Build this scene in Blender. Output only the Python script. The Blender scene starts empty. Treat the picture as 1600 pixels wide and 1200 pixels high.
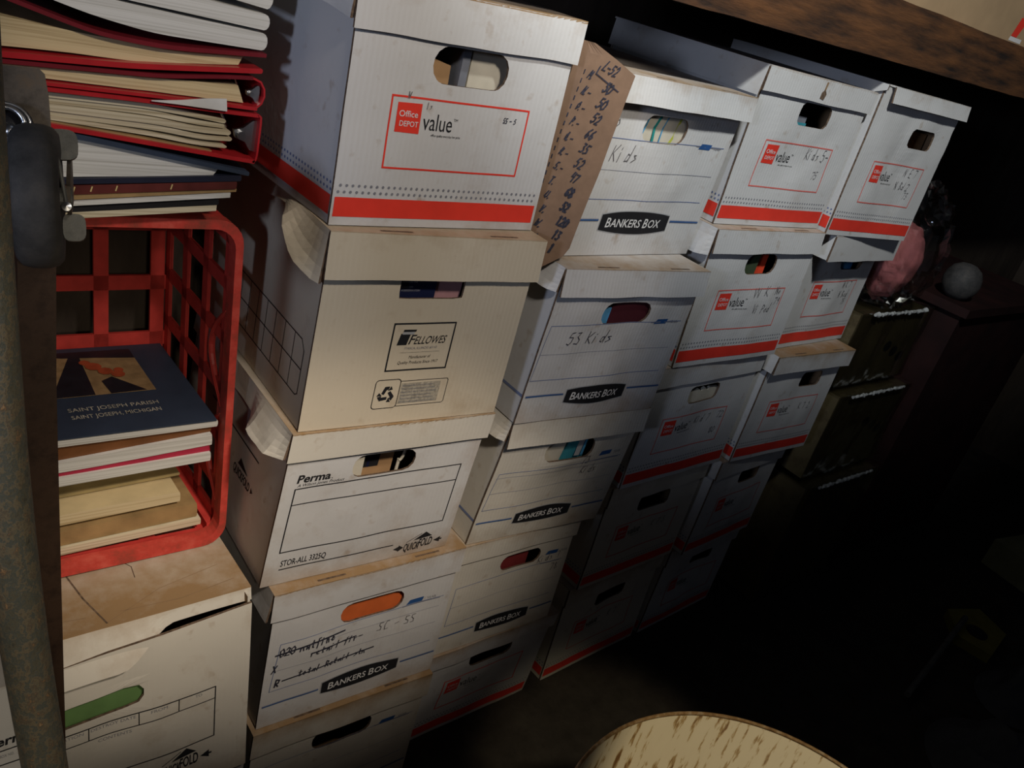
import bpy, math, random
from mathutils import Vector, Matrix, noise

# ------------------------------------------------------------------ camera, light, exposure
scene = bpy.context.scene
COL = scene.collection
PI = math.pi

cam_data = bpy.data.cameras.new('camera')
cam_data.sensor_fit = 'HORIZONTAL'
cam_data.sensor_width = 36.0
cam_data.lens = 1324.03 / 1600.0 * 36.0
cam_data.clip_start = 0.02
cam = bpy.data.objects.new('camera', cam_data)
COL.objects.link(cam)
cam.matrix_world = Matrix((
    (0.757077, 0.095801, -0.646264, 0.0),
    (-0.602638, 0.484425, -0.634161, 0.0),
    (0.252313, 0.869567, 0.424480, 1.3717),
    (0, 0, 0, 1)))
scene.camera = cam

scene.view_settings.view_transform = 'Standard'
scene.view_settings.look = 'None'
scene.view_settings.gamma = 1.0
scene.view_settings.use_curve_mapping = False
scene.view_settings.exposure = 0.0

world = bpy.data.worlds.new('world')
scene.world = world
world.use_nodes = True
world.node_tree.nodes['Background'].inputs['Color'].default_value = (0.55, 0.62, 0.8, 1)
world.node_tree.nodes['Background'].inputs['Strength'].default_value = 0.020


def aim(ob, target):
    d = Vector(target) - ob.location
    ob.rotation_euler = d.to_track_quat('-Z', 'Y').to_euler()


def spot(name, loc, target, power, color, angle, blend, radius):
    l = bpy.data.lights.new(name, 'SPOT')
    l.energy = power
    l.color = color
    l.spot_size = math.radians(angle)
    l.spot_blend = blend
    l.shadow_soft_size = radius
    o = bpy.data.objects.new(name, l)
    COL.objects.link(o)
    o.location = loc
    aim(o, target)
    return o


def area(name, loc, target, power, color, sx, sy):
    l = bpy.data.lights.new(name, 'AREA')
    l.energy = power
    l.color = color
    l.shape = 'RECTANGLE'
    l.size = sx
    l.size_y = sy
    o = bpy.data.objects.new(name, l)
    COL.objects.link(o)
    o.location = loc
    aim(o, target)
    return o


# the shaded ceiling lamp over the aisle, daylight from a doorway on the left, and four added fill spots
spot('ceiling_lamp', (0.604, 0.013, 2.308), (1.033, 0.82, 2.231), 84.0, (0.96, 1.0, 1.0), 108.0, 0.330, 0.05)
spot('added_stack_fill', (0.428, 0.085, 1.765), (0.570, 0.82, 1.200), 18.5, (1.0, 0.92, 0.83), 54.3, 0.388, 0.05)  # added fill on the upper left stacks, no known source
low = spot('added_low_fill', (0.445, -0.096, 1.772), (0.555, 0.82, 0.590), 46.0, (1.0, 0.88, 0.75), 19.6, 0.80, 0.05)  # added fill to brighten the lower left boxes, not a real lamp
low.scale = (2.1, 1.0, 1.0)      # stretched sideways so the added pool of light reaches the next stack
spot('added_left_fill', (-0.15, -1.00, 1.75), (0.11, 0.80, 0.78), 36.0, (1.0, 0.88, 0.70), 24.0, 0.75, 0.06)  # added weak fill for the pipe, caster and left foreground
spot('doorway_daylight', (-1.4, -0.15, 1.50), (1.1, 0.92, 1.32), 44.0, (0.62, 0.73, 1.0), 35.0, 0.8, 0.12)
spot('added_drum_fill', (0.35, -0.35, 1.95), (0.98, 0.34, 0.44), 45.0, (1.0, 0.88, 0.62), 15.0, 0.35, 0.05)  # added narrow spot that lights only the drum's inner wall

# ------------------------------------------------------------------ materials
MATS = {}


def new_mat(name):
    m = bpy.data.materials.new(name)
    m.use_nodes = True
    MATS[name] = m
    nt = m.node_tree
    return m, nt, nt.nodes['Principled BSDF']


def plain(name, col, rough=0.6, var=0.12, scale=30, metal=0.0, spec=0.3, bump=0.0):
    m, nt, b = new_mat(name)
    b.inputs['Roughness'].default_value = rough
    b.inputs['Metallic'].default_value = metal
    b.inputs['Specular IOR Level'].default_value = spec
    tc = nt.nodes.new('ShaderNodeTexCoord')
    nz = nt.nodes.new('ShaderNodeTexNoise')
    nz.inputs['Scale'].default_value = scale
    nz.inputs['Detail'].default_value = 4
    nt.links.new(tc.outputs['Object'], nz.inputs['Vector'])
    r = nt.nodes.new('ShaderNodeValToRGB')
    r.color_ramp.elements[0].position = 0.3
    r.color_ramp.elements[1].position = 0.7
    r.color_ramp.elements[0].color = tuple(c * (1 - var) for c in col) + (1,)
    r.color_ramp.elements[1].color = tuple(min(1, c * (1 + var)) for c in col) + (1,)
    nt.links.new(nz.outputs['Fac'], r.inputs['Fac'])
    nt.links.new(r.outputs['Color'], b.inputs['Base Color'])
    if bump:
        bp = nt.nodes.new('ShaderNodeBump')
        bp.inputs['Strength'].default_value = bump
        bp.inputs['Distance'].default_value = 0.003
        nt.links.new(nz.outputs['Fac'], bp.inputs['Height'])
        nt.links.new(bp.outputs['Normal'], b.inputs['Normal'])
    return m


def card(name, col, stain=(0.31, 0.195, 0.095), speck=0.5):
    """Paper-faced cardboard; the 'stain' attribute says where age and damp have browned it."""
    m, nt, b = new_mat(name)
    N = nt.nodes.new
    L = nt.links.new
    b.inputs['Roughness'].default_value = 0.62
    b.inputs['Specular IOR Level'].default_value = 0.22
    tc = N('ShaderNodeTexCoord')
    n1 = N('ShaderNodeTexNoise')
    n1.inputs['Scale'].default_value = 14
    n1.inputs['Detail'].default_value = 6
    n1.inputs['Roughness'].default_value = 0.65
    L(tc.outputs['Object'], n1.inputs['Vector'])
    at = N('ShaderNodeAttribute')
    at.attribute_name = 'stain'
    # stain = clamp( (attr*1.5 + (noise-0.5)*1.1) )
    ma = N('ShaderNodeMath'); ma.operation = 'MULTIPLY_ADD'
    ma.inputs[1].default_value = 1.25
    L(at.outputs['Fac'], ma.inputs[0])
    mb = N('ShaderNodeMath'); mb.operation = 'MULTIPLY_ADD'
    mb.inputs[1].default_value = 1.5; mb.inputs[2].default_value = -0.88
    L(n1.outputs['Fac'], mb.inputs[0])
    L(mb.outputs[0], ma.inputs[2])
    ma.use_clamp = True
    # fine specks
    n2 = N('ShaderNodeTexNoise')
    n2.inputs['Scale'].default_value = 45
    n2.inputs['Detail'].default_value = 5
    L(tc.outputs['Object'], n2.inputs['Vector'])
    r2 = N('ShaderNodeValToRGB')
    r2.color_ramp.elements[0].position = 0.63
    r2.color_ramp.elements[1].position = 0.80
    r2.color_ramp.elements[0].color = (0, 0, 0, 1)
    r2.color_ramp.elements[1].color = (speck,) * 3 + (1,)
    L(n2.outputs['Fac'], r2.inputs['Fac'])
    mx = N('ShaderNodeMath'); mx.operation = 'MAXIMUM'
    L(ma.outputs[0], mx.inputs[0]); L(r2.outputs['Color'], mx.inputs[1])
    mix = N('ShaderNodeMix'); mix.data_type = 'RGBA'
    mix.inputs['A'].default_value = col + (1,)
    mix.inputs['B'].default_value = stain + (1,)
    L(mx.outputs[0], mix.inputs['Factor'])
    L(mix.outputs['Result'], b.inputs['Base Color'])
    # faint flute lines in the board
    wv = N('ShaderNodeTexWave')
    wv.wave_type = 'BANDS'; wv.bands_direction = 'X'
    wv.inputs['Scale'].default_value = 45
    wv.inputs['Distortion'].default_value = 0.6
    L(tc.outputs['Object'], wv.inputs['Vector'])
    ad = N('ShaderNodeMath'); ad.operation = 'MULTIPLY_ADD'
    ad.inputs[1].default_value = 0.12
    L(wv.outputs['Fac'], ad.inputs[0]); L(n1.outputs['Fac'], ad.inputs[2])
    bp = N('ShaderNodeBump')
    bp.inputs['Strength'].default_value = 0.22
    bp.inputs['Distance'].default_value = 0.004
    L(ad.outputs[0], bp.inputs['Height'])
    L(bp.outputs['Normal'], b.inputs['Normal'])
    return m


def pages(name, col, dark, scale=420, sag=0.0):
    """Paper edges: fine lines lying along the block."""
    m, nt, b = new_mat(name)
    N = nt.nodes.new
    L = nt.links.new
    b.inputs['Roughness'].default_value = 0.75
    b.inputs['Specular IOR Level'].default_value = 0.15
    tc = N('ShaderNodeTexCoord')
    mp = N('ShaderNodeMapping')
    mp.inputs['Scale'].default_value = (4, 4, scale)
    L(tc.outputs['Object'], mp.inputs['Vector'])
    nz = N('ShaderNodeTexNoise')
    nz.inputs['Scale'].default_value = 1.0
    nz.inputs['Detail'].default_value = 4
    L(mp.outputs['Vector'], nz.inputs['Vector'])
    r = N('ShaderNodeValToRGB')
    r.color_ramp.elements[0].position = 0.30
    r.color_ramp.elements[1].position = 0.55
    r.color_ramp.elements[0].color = dark + (1,)
    r.color_ramp.elements[1].color = col + (1,)
    L(nz.outputs['Fac'], r.inputs['Fac'])
    L(r.outputs['Color'], b.inputs['Base Color'])
    bp = N('ShaderNodeBump')
    bp.inputs['Strength'].default_value = 0.4
    bp.inputs['Distance'].default_value = 0.001
    L(nz.outputs['Fac'], bp.inputs['Height'])
    L(bp.outputs['Normal'], b.inputs['Normal'])
    return m


def blotch(name, cols, scale=28, rough=0.6, stretch=(1, 1, 1), bump=0.5, metal=0.0, pos=None):
    """Worn paint or rust: noise through a many-coloured ramp."""
    m, nt, b = new_mat(name)
    N = nt.nodes.new
    L = nt.links.new
    b.inputs['Roughness'].default_value = rough
    b.inputs['Metallic'].default_value = metal
    b.inputs['Specular IOR Level'].default_value = 0.3
    tc = N('ShaderNodeTexCoord')
    mp = N('ShaderNodeMapping')
    mp.inputs['Scale'].default_value = stretch
    L(tc.outputs['Object'], mp.inputs['Vector'])
    nz = N('ShaderNodeTexNoise')
    nz.inputs['Scale'].default_value = scale
    nz.inputs['Detail'].default_value = 8
    nz.inputs['Roughness'].default_value = 0.7
    L(mp.outputs['Vector'], nz.inputs['Vector'])
    r = N('ShaderNodeValToRGB')
    cr = r.color_ramp
    n = len(cols)
    for i, c in enumerate(cols):
        p = pos[i] if pos else 0.3 + 0.42 * i / (n - 1)
        e = cr.elements[i] if i < 2 else cr.elements.new(p)
        e.position = p
    for i, c in enumerate(cols):
        cr.elements[i].color = c + (1,)
    L(nz.outputs['Fac'], r.inputs['Fac'])
    L(r.outputs['Color'], b.inputs['Base Color'])
    if bump:
        bp = N('ShaderNodeBump')
        bp.inputs['Strength'].default_value = bump
        bp.inputs['Distance'].default_value = 0.004
        L(nz.outputs['Fac'], bp.inputs['Height'])
        L(bp.outputs['Normal'], b.inputs['Normal'])
    return m


def film(name, tint, alpha):
    m, nt, b = new_mat(name)
    N = nt.nodes.new
    L = nt.links.new
    g = N('ShaderNodeBsdfGlossy')
    g.inputs['Roughness'].default_value = 0.12
    g.inputs['Color'].default_value = (0.9, 0.9, 0.9, 1)
    t = N('ShaderNodeBsdfTransparent')
    t.inputs['Color'].default_value = tint + (1,)
    lw = N('ShaderNodeLayerWeight')
    lw.inputs['Blend'].default_value = 0.35
    ma = N('ShaderNodeMath'); ma.operation = 'MULTIPLY_ADD'
    ma.inputs[1].default_value = 0.5; ma.inputs[2].default_value = alpha
    ma.use_clamp = True
    L(lw.outputs['Facing'], ma.inputs[0])
    mix = N('ShaderNodeMixShader')
    L(ma.outputs[0], mix.inputs['Fac'])
    L(t.outputs[0], mix.inputs[1]); L(g.outputs[0], mix.inputs[2])
    L(mix.outputs[0], nt.nodes['Material Output'].inputs['Surface'])
    return m


card('white_card', (0.60, 0.585, 0.565))
card('cream_card', (0.58, 0.50, 0.375), speck=0.25)
card('ivory_card', (0.62, 0.575, 0.49))
plain('kraft_inside', (0.27, 0.17, 0.09), 0.8)
plain('raw_edge', (0.13, 0.085, 0.055), 0.85, var=0.5, scale=200)
plain('print_red', (0.80, 0.050, 0.030), 0.5, var=0.06)
plain('print_pink_red', (0.70, 0.16, 0.13), 0.55, var=0.06)
plain('print_black', (0.018, 0.018, 0.02), 0.5)
plain('print_grey', (0.22, 0.22, 0.24), 0.6)
plain('print_pale_grey', (0.37, 0.37, 0.40), 0.6)
plain('print_tan_grey', (0.36, 0.32, 0.25), 0.6, var=0.3, scale=300)
plain('print_blue', (0.03, 0.10, 0.28), 0.5)
plain('print_grey_blue', (0.16, 0.20, 0.34), 0.6)
plain('print_white', (0.72, 0.71, 0.69), 0.5, var=0.03)
plain('print_silver', (0.42, 0.42, 0.42), 0.5)
plain('pen_ink', (0.035, 0.035, 0.05), 0.5, var=0.5, scale=300)
plain('pencil', (0.16, 0.15, 0.15), 0.6, var=0.5, scale=300)
plain('kraft_board', (0.22, 0.135, 0.085), 0.8, var=0.10, scale=60)
plain('tan_carton', (0.40, 0.27, 0.15), 0.75, var=0.08, scale=20)

# ------------------------------------------------------------------ mesh helpers


class MB:
    """Collects vertices and faces of ONE mesh; faces carry a material name."""

    def __init__(self):
        self.v = []
        self.f = []
        self.m = []
        self.s = []          # stain value of each vertex

    def vert(self, p, stain=0.0):
        self.v.append(tuple(p))
        self.s.append(stain)
        return len(self.v) - 1

    def face(self, idx, mat):
        self.f.append(tuple(idx))
        self.m.append(mat)

    def box(self, lo, hi, mat, fn=None, seg=(1, 1, 1)):
        """Axis-aligned box, optionally subdivided and mapped by fn."""
        nx, ny, nz = seg
        fn = fn or (lambda x, y, z: (x, y, z))
        L = lambda a, b, i, n: a + (b - a) * i / n
        cache = {}

        def V(i, j, k):
            if (i, j, k) not in cache:
                cache[(i, j, k)] = self.vert(fn(L(lo[0], hi[0], i, nx), L(lo[1], hi[1], j, ny), L(lo[2], hi[2], k, nz)))
            return cache[(i, j, k)]
        for i in range(nx):
            for j in range(ny):
                self.face((V(i, j, 0), V(i, j + 1, 0), V(i + 1, j + 1, 0), V(i + 1, j, 0)), mat)
                self.face((V(i, j, nz), V(i + 1, j, nz), V(i + 1, j + 1, nz), V(i, j + 1, nz)), mat)
        for i in range(nx):
            for k in range(nz):
                self.face((V(i, 0, k), V(i + 1, 0, k), V(i + 1, 0, k + 1), V(i, 0, k + 1)), mat)
                self.face((V(i, ny, k), V(i, ny, k + 1), V(i + 1, ny, k + 1), V(i + 1, ny, k)), mat)
        for j in range(ny):
            for k in range(nz):
                self.face((V(0, j, k), V(0, j, k + 1), V(0, j + 1, k + 1), V(0, j + 1, k)), mat)
                self.face((V(nx, j, k), V(nx, j + 1, k), V(nx, j + 1, k + 1), V(nx, j, k + 1)), mat)

    def tube(self, pts, r, mat, n=14, caps=True):
        pts = [Vector(p) for p in pts]
        rs = r if isinstance(r, (list, tuple)) else [r] * len(pts)
        rings = []
        up = None
        for i, p in enumerate(pts):
            t = (pts[min(i + 1, len(pts) - 1)] - pts[max(i - 1, 0)]).normalized()
            if up is None:
                up = Vector((0, 0, 1)) if abs(t.z) < 0.9 else Vector((1, 0, 0))
            a = t.cross(up).normalized()
            b = a.cross(t).normalized()
            up = b
            rings.append([self.vert(p + (a * math.cos(2 * PI * k / n) + b * math.sin(2 * PI * k / n)) * rs[i]) for k in range(n)])
        for i in range(len(rings) - 1):
            for k in range(n):
                self.face((rings[i][k], rings[i][(k + 1) % n], rings[i + 1][(k + 1) % n], rings[i + 1][k]), mat)
        if caps:
            self.face(rings[0][::-1], mat)
            self.face(rings[-1], mat)

    def lathe(self, prof, mat, n=48, fn=None, closed=False):
        """Profile of (radius, height) turned about z; fn maps local points."""
        fn = fn or (lambda p: p)
        rings = []
        for (r, h) in prof:
            rings.append([self.vert(fn(Vector((r * math.cos(2 * PI * k / n), r * math.sin(2 * PI * k / n), h)))) for k in range(n)])
        m = len(rings)
        for i in range(m if closed else m - 1):
            A, B = rings[i], rings[(i + 1) % m]
            for k in range(n):
                self.face((A[k], A[(k + 1) % n], B[(k + 1) % n], B[k]), mat)
        if not closed:
            if prof[0][0] > 1e-6:
                self.face(rings[0][::-1], mat)
            if prof[-1][0] > 1e-6:
                self.face(rings[-1], mat)

    def prism(self, poly, y0, y1, mat, fn=None):
        """Polygon in (x, z) extruded from y0 to y1."""
        fn = fn or (lambda x, y, z: (x, y, z))
        A = [self.vert(fn(x, y0, z)) for x, z in poly]
        B = [self.vert(fn(x, y1, z)) for x, z in poly]
        n = len(poly)
        self.face(A, mat)
        self.face(B[::-1], mat)
        for i in range(n):
            self.face((A[i], B[i], B[(i + 1) % n], A[(i + 1) % n]), mat)

    def build(self, name, parent=None, origin=(0, 0, 0), smooth=False):
        o = Vector(origin)
        me = bpy.data.meshes.new(name)
        me.from_pydata([Vector(p) - o for p in self.v], [], self.f)
        names = []
        for m in self.m:
            if m not in names:
                names.append(m)
        for m in names:
            me.materials.append(MATS[m])
        me.polygons.foreach_set('material_index', [names.index(m) for m in self.m])
        if smooth:
            me.polygons.foreach_set('use_smooth', [True] * len(self.f))
        if any(self.s):
            a = me.attributes.new('stain', 'FLOAT', 'POINT')
            a.data.foreach_set('value', self.s)
        me.update()
        ob = bpy.data.objects.new(name, me)
        COL.objects.link(ob)
        if parent is not None:
            ob.parent = parent
        else:
            ob.location = o
        return ob


def thing(name, label, cat, loc, group=None):
    o = bpy.data.objects.new(name, None)
    o.empty_display_size = 0.05
    COL.objects.link(o)
    o.location = loc
    o['label'] = label
    o['category'] = cat
    if group:
        o['group'] = group
    return o


def tag(o, label, cat, group=None):
    o['label'] = label
    o['category'] = cat
    if group:
        o['group'] = group
    return o


def struct(o):
    o['kind'] = 'structure'
    return o


# ---- printed letters: outlines of the built-in font, kept as triangles
_T = {}


def glyphs(s, bold=0.0):
    key = (s, bold)
    if key not in _T:
        cu = bpy.data.curves.new('letters', 'FONT')
        cu.body = s
        cu.resolution_u = 3
        cu.offset = bold
        ob = bpy.data.objects.new('letters', cu)
        COL.objects.link(ob)
        dg = bpy.context.evaluated_depsgraph_get()
        dg.update()
        me = bpy.data.meshes.new_from_object(ob.evaluated_get(dg))
        vs = [(v.co.x, v.co.y) for v in me.vertices]
        fs = [tuple(p.vertices) for p in me.polygons]
        bpy.data.objects.remove(ob)
        bpy.data.curves.remove(cu)
        bpy.data.meshes.remove(me)
        _T[key] = (vs, fs)
    return _T[key]


# ---- handwriting: pen strokes in a unit cell (width about 0.6, cap height 1)
PEN = {
    '0': [[(.3, 1), (.08, .75), (.05, .3), (.25, 0), (.48, .2), (.52, .7), (.3, 1)]],
    '1': [[(.15, .8), (.3, 1), (.28, 0)]],
    '2': [[(.08, .8), (.25, 1), (.48, .8), (.4, .5), (.05, 0), (.52, .03)]],
    '3': [[(.1, .95), (.4, .95), (.25, .58), (.48, .35), (.35, .05), (.05, .08)]],
    '4': [[(.12, 1), (.08, .5), (.5, .52)], [(.42, .95), (.38, 0)]],
    '5': [[(.48, 1), (.15, .97), (.1, .58), (.4, .55), (.45, .2), (.2, 0), (.02, .1)]],
    '6': [[(.42, 1), (.12, .6), (.08, .15), (.3, 0), (.46, .22), (.3, .45), (.1, .25)]],
    '7': [[(.05, .95), (.5, 1), (.2, 0)]],
    '8': [[(.3, .52), (.1, .75), (.3, 1), (.46, .78), (.1, .25), (.28, 0), (.5, .22), (.3, .52)]],
    '9': [[(.46, .7), (.25, .55), (.12, .8), (.32, 1), (.46, .75), (.38, 0)]],
    'K': [[(.12, 1), (.06, 0)], [(.52, 1), (.1, .45), (.5, 0)]],
    'i': [[(.12, .55), (.08, 0)], [(.15, .78), (.17, .84)]],
    'd': [[(.42, .5), (.15, .5), (.08, .1), (.28, .05), (.42, .45)], [(.52, 1.1), (.4, 0)]],
    's': [[(.4, .5), (.15, .5), (.38, .2), (.1, .02)]],
    'S': [[(.48, .95), (.15, .95), (.12, .6), (.42, .4), (.4, .05), (.05, .05)]],
    'C': [[(.5, .9), (.2, 1), (.06, .5), (.2, 0), (.5, .1)]],
    'L': [[(.12, 1), (.06, .02), (.5, .05)]],
    'N': [[(.05, 0), (.1, 1), (.4, 0), (.5, 1)]],
    'P': [[(.1, 0), (.12, 1), (.45, .85), (.4, .5), (.1, .45)]],
    'Q': [[(.3, 1), (.06, .6), (.2, .05), (.45, .3), (.3, 1)], [(.3, .25), (.55, -.05)]],
    'R': [[(.08, 0), (.12, 1), (.45, .85), (.38, .5), (.1, .48), (.5, 0)]],
    'T': [[(.02, .97), (.55, 1)], [(.3, 1), (.26, 0)]],
    'U': [[(.08, 1), (.08, .2), (.28, 0), (.46, .25), (.5, 1)]],
    'V': [[(.05, 1), (.25, 0), (.52, 1)]],
    'W': [[(.02, 1), (.15, 0), (.3, .7), (.42, 0), (.58, 1)]],
    'X': [[(.05, 1), (.5, 0)], [(.48, 1), (.03, 0)]],
    'M': [[(.03, 0), (.1, 1), (.28, .4), (.46, 1), (.52, 0)]],
    'O': [[(.3, 1), (.06, .6), (.2, .02), (.48, .4), (.3, 1)]],
    'o': [[(.3, .5), (.1, .3), (.25, 0), (.42, .25), (.3, .5)]],
    'n': [[(.08, .5), (.06, 0)], [(.08, .35), (.3, .5), (.38, 0)]],
    't': [[(.25, .9), (.22, .05), (.38, .02)], [(.08, .58), (.42, .6)]],
    'e': [[(.08, .28), (.4, .32), (.25, .52), (.08, .2), (.3, 0), (.45, .1)]],
    'a': [[(.4, .5), (.12, .42), (.1, .05), (.38, .4), (.42, 0)]],
    'l': [[(.2, 1), (.14, 0)]],
    'r': [[(.1, .5), (.08, 0)], [(.08, .3), (.4, .5)]],
    'f': [[(.45, .95), (.25, .9), (.2, -.2)], [(.05, .5), (.4, .52)]],
    'E': [[(.48, 1), (.1, .98), (.06, .02), (.46, 0)], [(.08, .5), (.38, .52)]],
    'B': [[(.08, 0), (.12, 1), (.42, .85), (.12, .52), (.46, .25), (.08, 0)]],
    '.': [[(.1, 0), (.14, .06)]],
    '-': [[(.08, .42), (.5, .46)]],
    '?': [[(.08, .8), (.28, 1), (.46, .75), (.25, .4), (.24, .25)], [(.24, .05), (.26, 0)]],
}


class Ink:
    """Draws print on a face: P(x, z, layer) gives the point on the face."""

    def __init__(self, mb, P):
        self.mb = mb
        self.P = P

    def tri(self, vs, fs, mat, layer=1):
        ids = [self.mb.vert(self.P(x, z, layer)) for x, z in vs]
        for f in fs:
            self.mb.face([ids[i] for i in f], mat)

    def quad(self, a, b, c, d, mat, layer=1, step=0.012):
        """Bilinear patch a-b-c-d, cut fine enough to follow a dented face."""
        la = max(math.dist(a, b), math.dist(d, c))
        lb = max(math.dist(a, d), math.dist(b, c))
        n, m = max(1, int(la / step)), max(1, int(lb / step))
        ids = []
        for j in range(m + 1):
            t = j / m
            row = []
            for i in range(n + 1):
                s = i / n
                x = (a[0] * (1 - s) + b[0] * s) * (1 - t) + (d[0] * (1 - s) + c[0] * s) * t
                z = (a[1] * (1 - s) + b[1] * s) * (1 - t) + (d[1] * (1 - s) + c[1] * s) * t
                row.append(self.mb.vert(self.P(x, z, layer)))
            ids.append(row)
        for j in range(m):
            for i in range(n):
                self.mb.face((ids[j][i], ids[j][i + 1], ids[j + 1][i + 1], ids[j + 1][i]), mat)

    def rect(self, x0, z0, x1, z1, mat, layer=1):
        self.quad((x0, z0), (x1, z0), (x1, z1), (x0, z1), mat, layer)

    def line(self, a, b, w, mat, layer=1):
        dx, dz = b[0] - a[0], b[1] - a[1]
        l = math.hypot(dx, dz) or 1e-9
        nx, nz = -dz / l * w / 2, dx / l * w / 2
        self.quad((a[0] - nx, a[1] - nz), (b[0] - nx, b[1] - nz), (b[0] + nx, b[1] + nz), (a[0] + nx, a[1] + nz), mat, layer)

    def path(self, pts, w, mat, layer=1, close=False):
        q = list(pts) + ([pts[0]] if close else [])
        for a, b in zip(q, q[1:]):
            l = math.dist(a, b) or 1e-9
            ex = (b[0] - a[0]) / l * w * 0.4, (b[1] - a[1]) / l * w * 0.4
            self.line((a[0] - ex[0], a[1] - ex[1]), (b[0] + ex[0], b[1] + ex[1]), w, mat, layer)

    def frame(self, x0, z0, x1, z1, w, mat, layer=1):
        self.path([(x0, z0), (x1, z0), (x1, z1), (x0, z1)], w, mat, layer, True)

    def poly(self, pts, mat, layer=1):
        """Convex polygon as a fan from its centre."""
        cx = sum(p[0] for p in pts) / len(pts)
        cz = sum(p[1] for p in pts) / len(pts)
        n = len(pts)
        self.tri([(cx, cz)] + list(pts), [(0, 1 + i, 1 + (i + 1) % n) for i in range(n)], mat, layer)

    def dot(self, x, z, r, mat, layer=1, n=6):
        self.poly([(x + r * math.cos(2 * PI * k / n), z + r * math.sin(2 * PI * k / n)) for k in range(n)], mat, layer)

    def text(self, s, x, z, h, mat, layer=1, width=None, shear=0.0, bold=0.0, rot=0.0, align='l', arch=None):
        """Letters with cap height h, baseline from (x, z); width squeezes them to fit."""
        vs, fs = glyphs(s, bold)
        if not vs:
            return
        x0 = min(v[0] for v in vs)
        x1 = max(v[0] for v in vs)
        k = h / 0.70
        kx = (width / (x1 - x0)) if width else k
        W = (x1 - x0) * kx
        off = {'l': 0, 'c': -W / 2, 'r': -W}[align]
        c, sn = math.cos(rot), math.sin(rot)
        out = []
        for vx, vy in vs:
            px = (vx - x0) * kx + off
            pz = vy * k
            if arch:
                pz *= arch(px + (W / 2 if align == 'l' else 0))
            px += shear * pz
            out.append((x + px * c - pz * sn, z + px * sn + pz * c))
        self.tri(out, fs, mat, layer)

    def pen(self, s, x, z, h, mat='pen_ink', w=0.0013, rot=0.0, sp=0.62, layer=2, jit=0.05, slant=0.12, kx=1.0):
        """Handwriting."""
        R = random.Random(s + str(round(x, 3)))
        c, sn = math.cos(rot), math.sin(rot)
        px = 0.0
        for ch in s:
            if ch == ' ':
                px += 0.5
                continue
            for st in PEN.get(ch, PEN['-']):
                q = []
                for (a, b) in st:
                    a += R.uniform(-jit, jit)
                    b += R.uniform(-jit, jit)
                    X = (px + a + slant * b) * h * kx
                    Z = b * h
                    q.append((x + X * c - Z * sn, z + X * sn + Z * c))
                self.path(q, w, mat, layer)
            px += sp + R.uniform(-.04, .06)
        return px * h


# ------------------------------------------------------------------ cardboard record boxes
def nodes(a, b, step):
    n = max(1, round((b - a) / step))
    return [a + (b - a) * i / n for i in range(n + 1)]


def in_rr(px, pz, hw, hv, r):
    ax, az = abs(px), abs(pz)
    if ax > hw or az > hv:
        return False
    if ax > hw - r and az > hv - r:
        return math.hypot(ax - hw + r, az - hv + r) <= r
    return True


def sheet(mb, us, vs, fn, t, out, inn, rim, hole=None, stain=None):
    """A board of thickness t over the grid us x vs. fn(u, v, d): d = 0 outer face, t inner face."""
    st = stain or (lambda u, v: 0.0)
    nu, nv = len(us), len(vs)
    R = None
    if hole:
        cx, cv, hw, hv, r = hole
        i0 = max(i for i in range(nu) if us[i] < cx - hw - .003)
        i1 = min(i for i in range(nu) if us[i] > cx + hw + .003)
        j0 = max(j for j in range(nv) if vs[j] < cv - hv - .003)
        j1 = min(j for j in range(nv) if vs[j] > cv + hv + .003)
        R = (i0, i1, j0, j1)
    layers = []
    for d in (0.0, t):
        ids = {}
        for i in range(nu):
            for j in range(nv):
                if R and R[0] < i < R[1] and R[2] < j < R[3]:
                    continue
                ids[(i, j)] = mb.vert(fn(us[i], vs[j], d), st(us[i], vs[j]))
        faces = []
        for i in range(nu - 1):
            for j in range(nv - 1):
                if R and R[0] <= i < R[1] and R[2] <= j < R[3]:
                    continue
                faces.append((ids[(i, j)], ids[(i + 1, j)], ids[(i + 1, j + 1)], ids[(i, j + 1)]))
        ring = inner = None
        if R:
            i0, i1, j0, j1 = R
            loop = [(i, j0) for i in range(i0, i1)] + [(i1, j) for j in range(j0, j1)] + \
                   [(i, j1) for i in range(i1, i0, -1)] + [(i0, j) for j in range(j1, j0, -1)]
            ring = [ids[k] for k in loop]
            inner = []
            for (i, j) in loop:
                dx, dz = us[i] - cx, vs[j] - cv
                lo, hi = 0.0, 1.0
                for _ in range(30):
                    mid = (lo + hi) / 2
                    if in_rr(dx * mid, dz * mid, hw, hv, r):
                        lo = mid
                    else:
                        hi = mid
                inner.append(mb.vert(fn(cx + dx * lo, cv + dz * lo, d), st(cx, cv)))
            n = len(ring)
            for k in range(n):
                faces.append((ring[k], ring[(k + 1) % n], inner[(k + 1) % n], inner[k]))
        for f in faces:
            mb.face(f if d == 0.0 else f[::-1], out if d == 0.0 else inn)
        edge = [ids[(i, 0)] for i in range(nu)] + [ids[(nu - 1, j)] for j in range(1, nv)] + \
               [ids[(i, nv - 1)] for i in range(nu - 2, -1, -1)] + [ids[(0, j)] for j in range(nv - 2, 0, -1)]
        layers.append((edge, inner))
    (e0, h0), (e1, h1) = layers
    n = len(e0)
    for k in range(n):
        mb.face((e0[(k + 1) % n], e0[k], e1[k], e1[(k + 1) % n]), rim)
    if h0:
        n = len(h0)
        for k in range(n):
            mb.face((h0[k], h0[(k + 1) % n], h1[(k + 1) % n], h1[k]), rim)


DEPTH = 0.37


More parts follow.
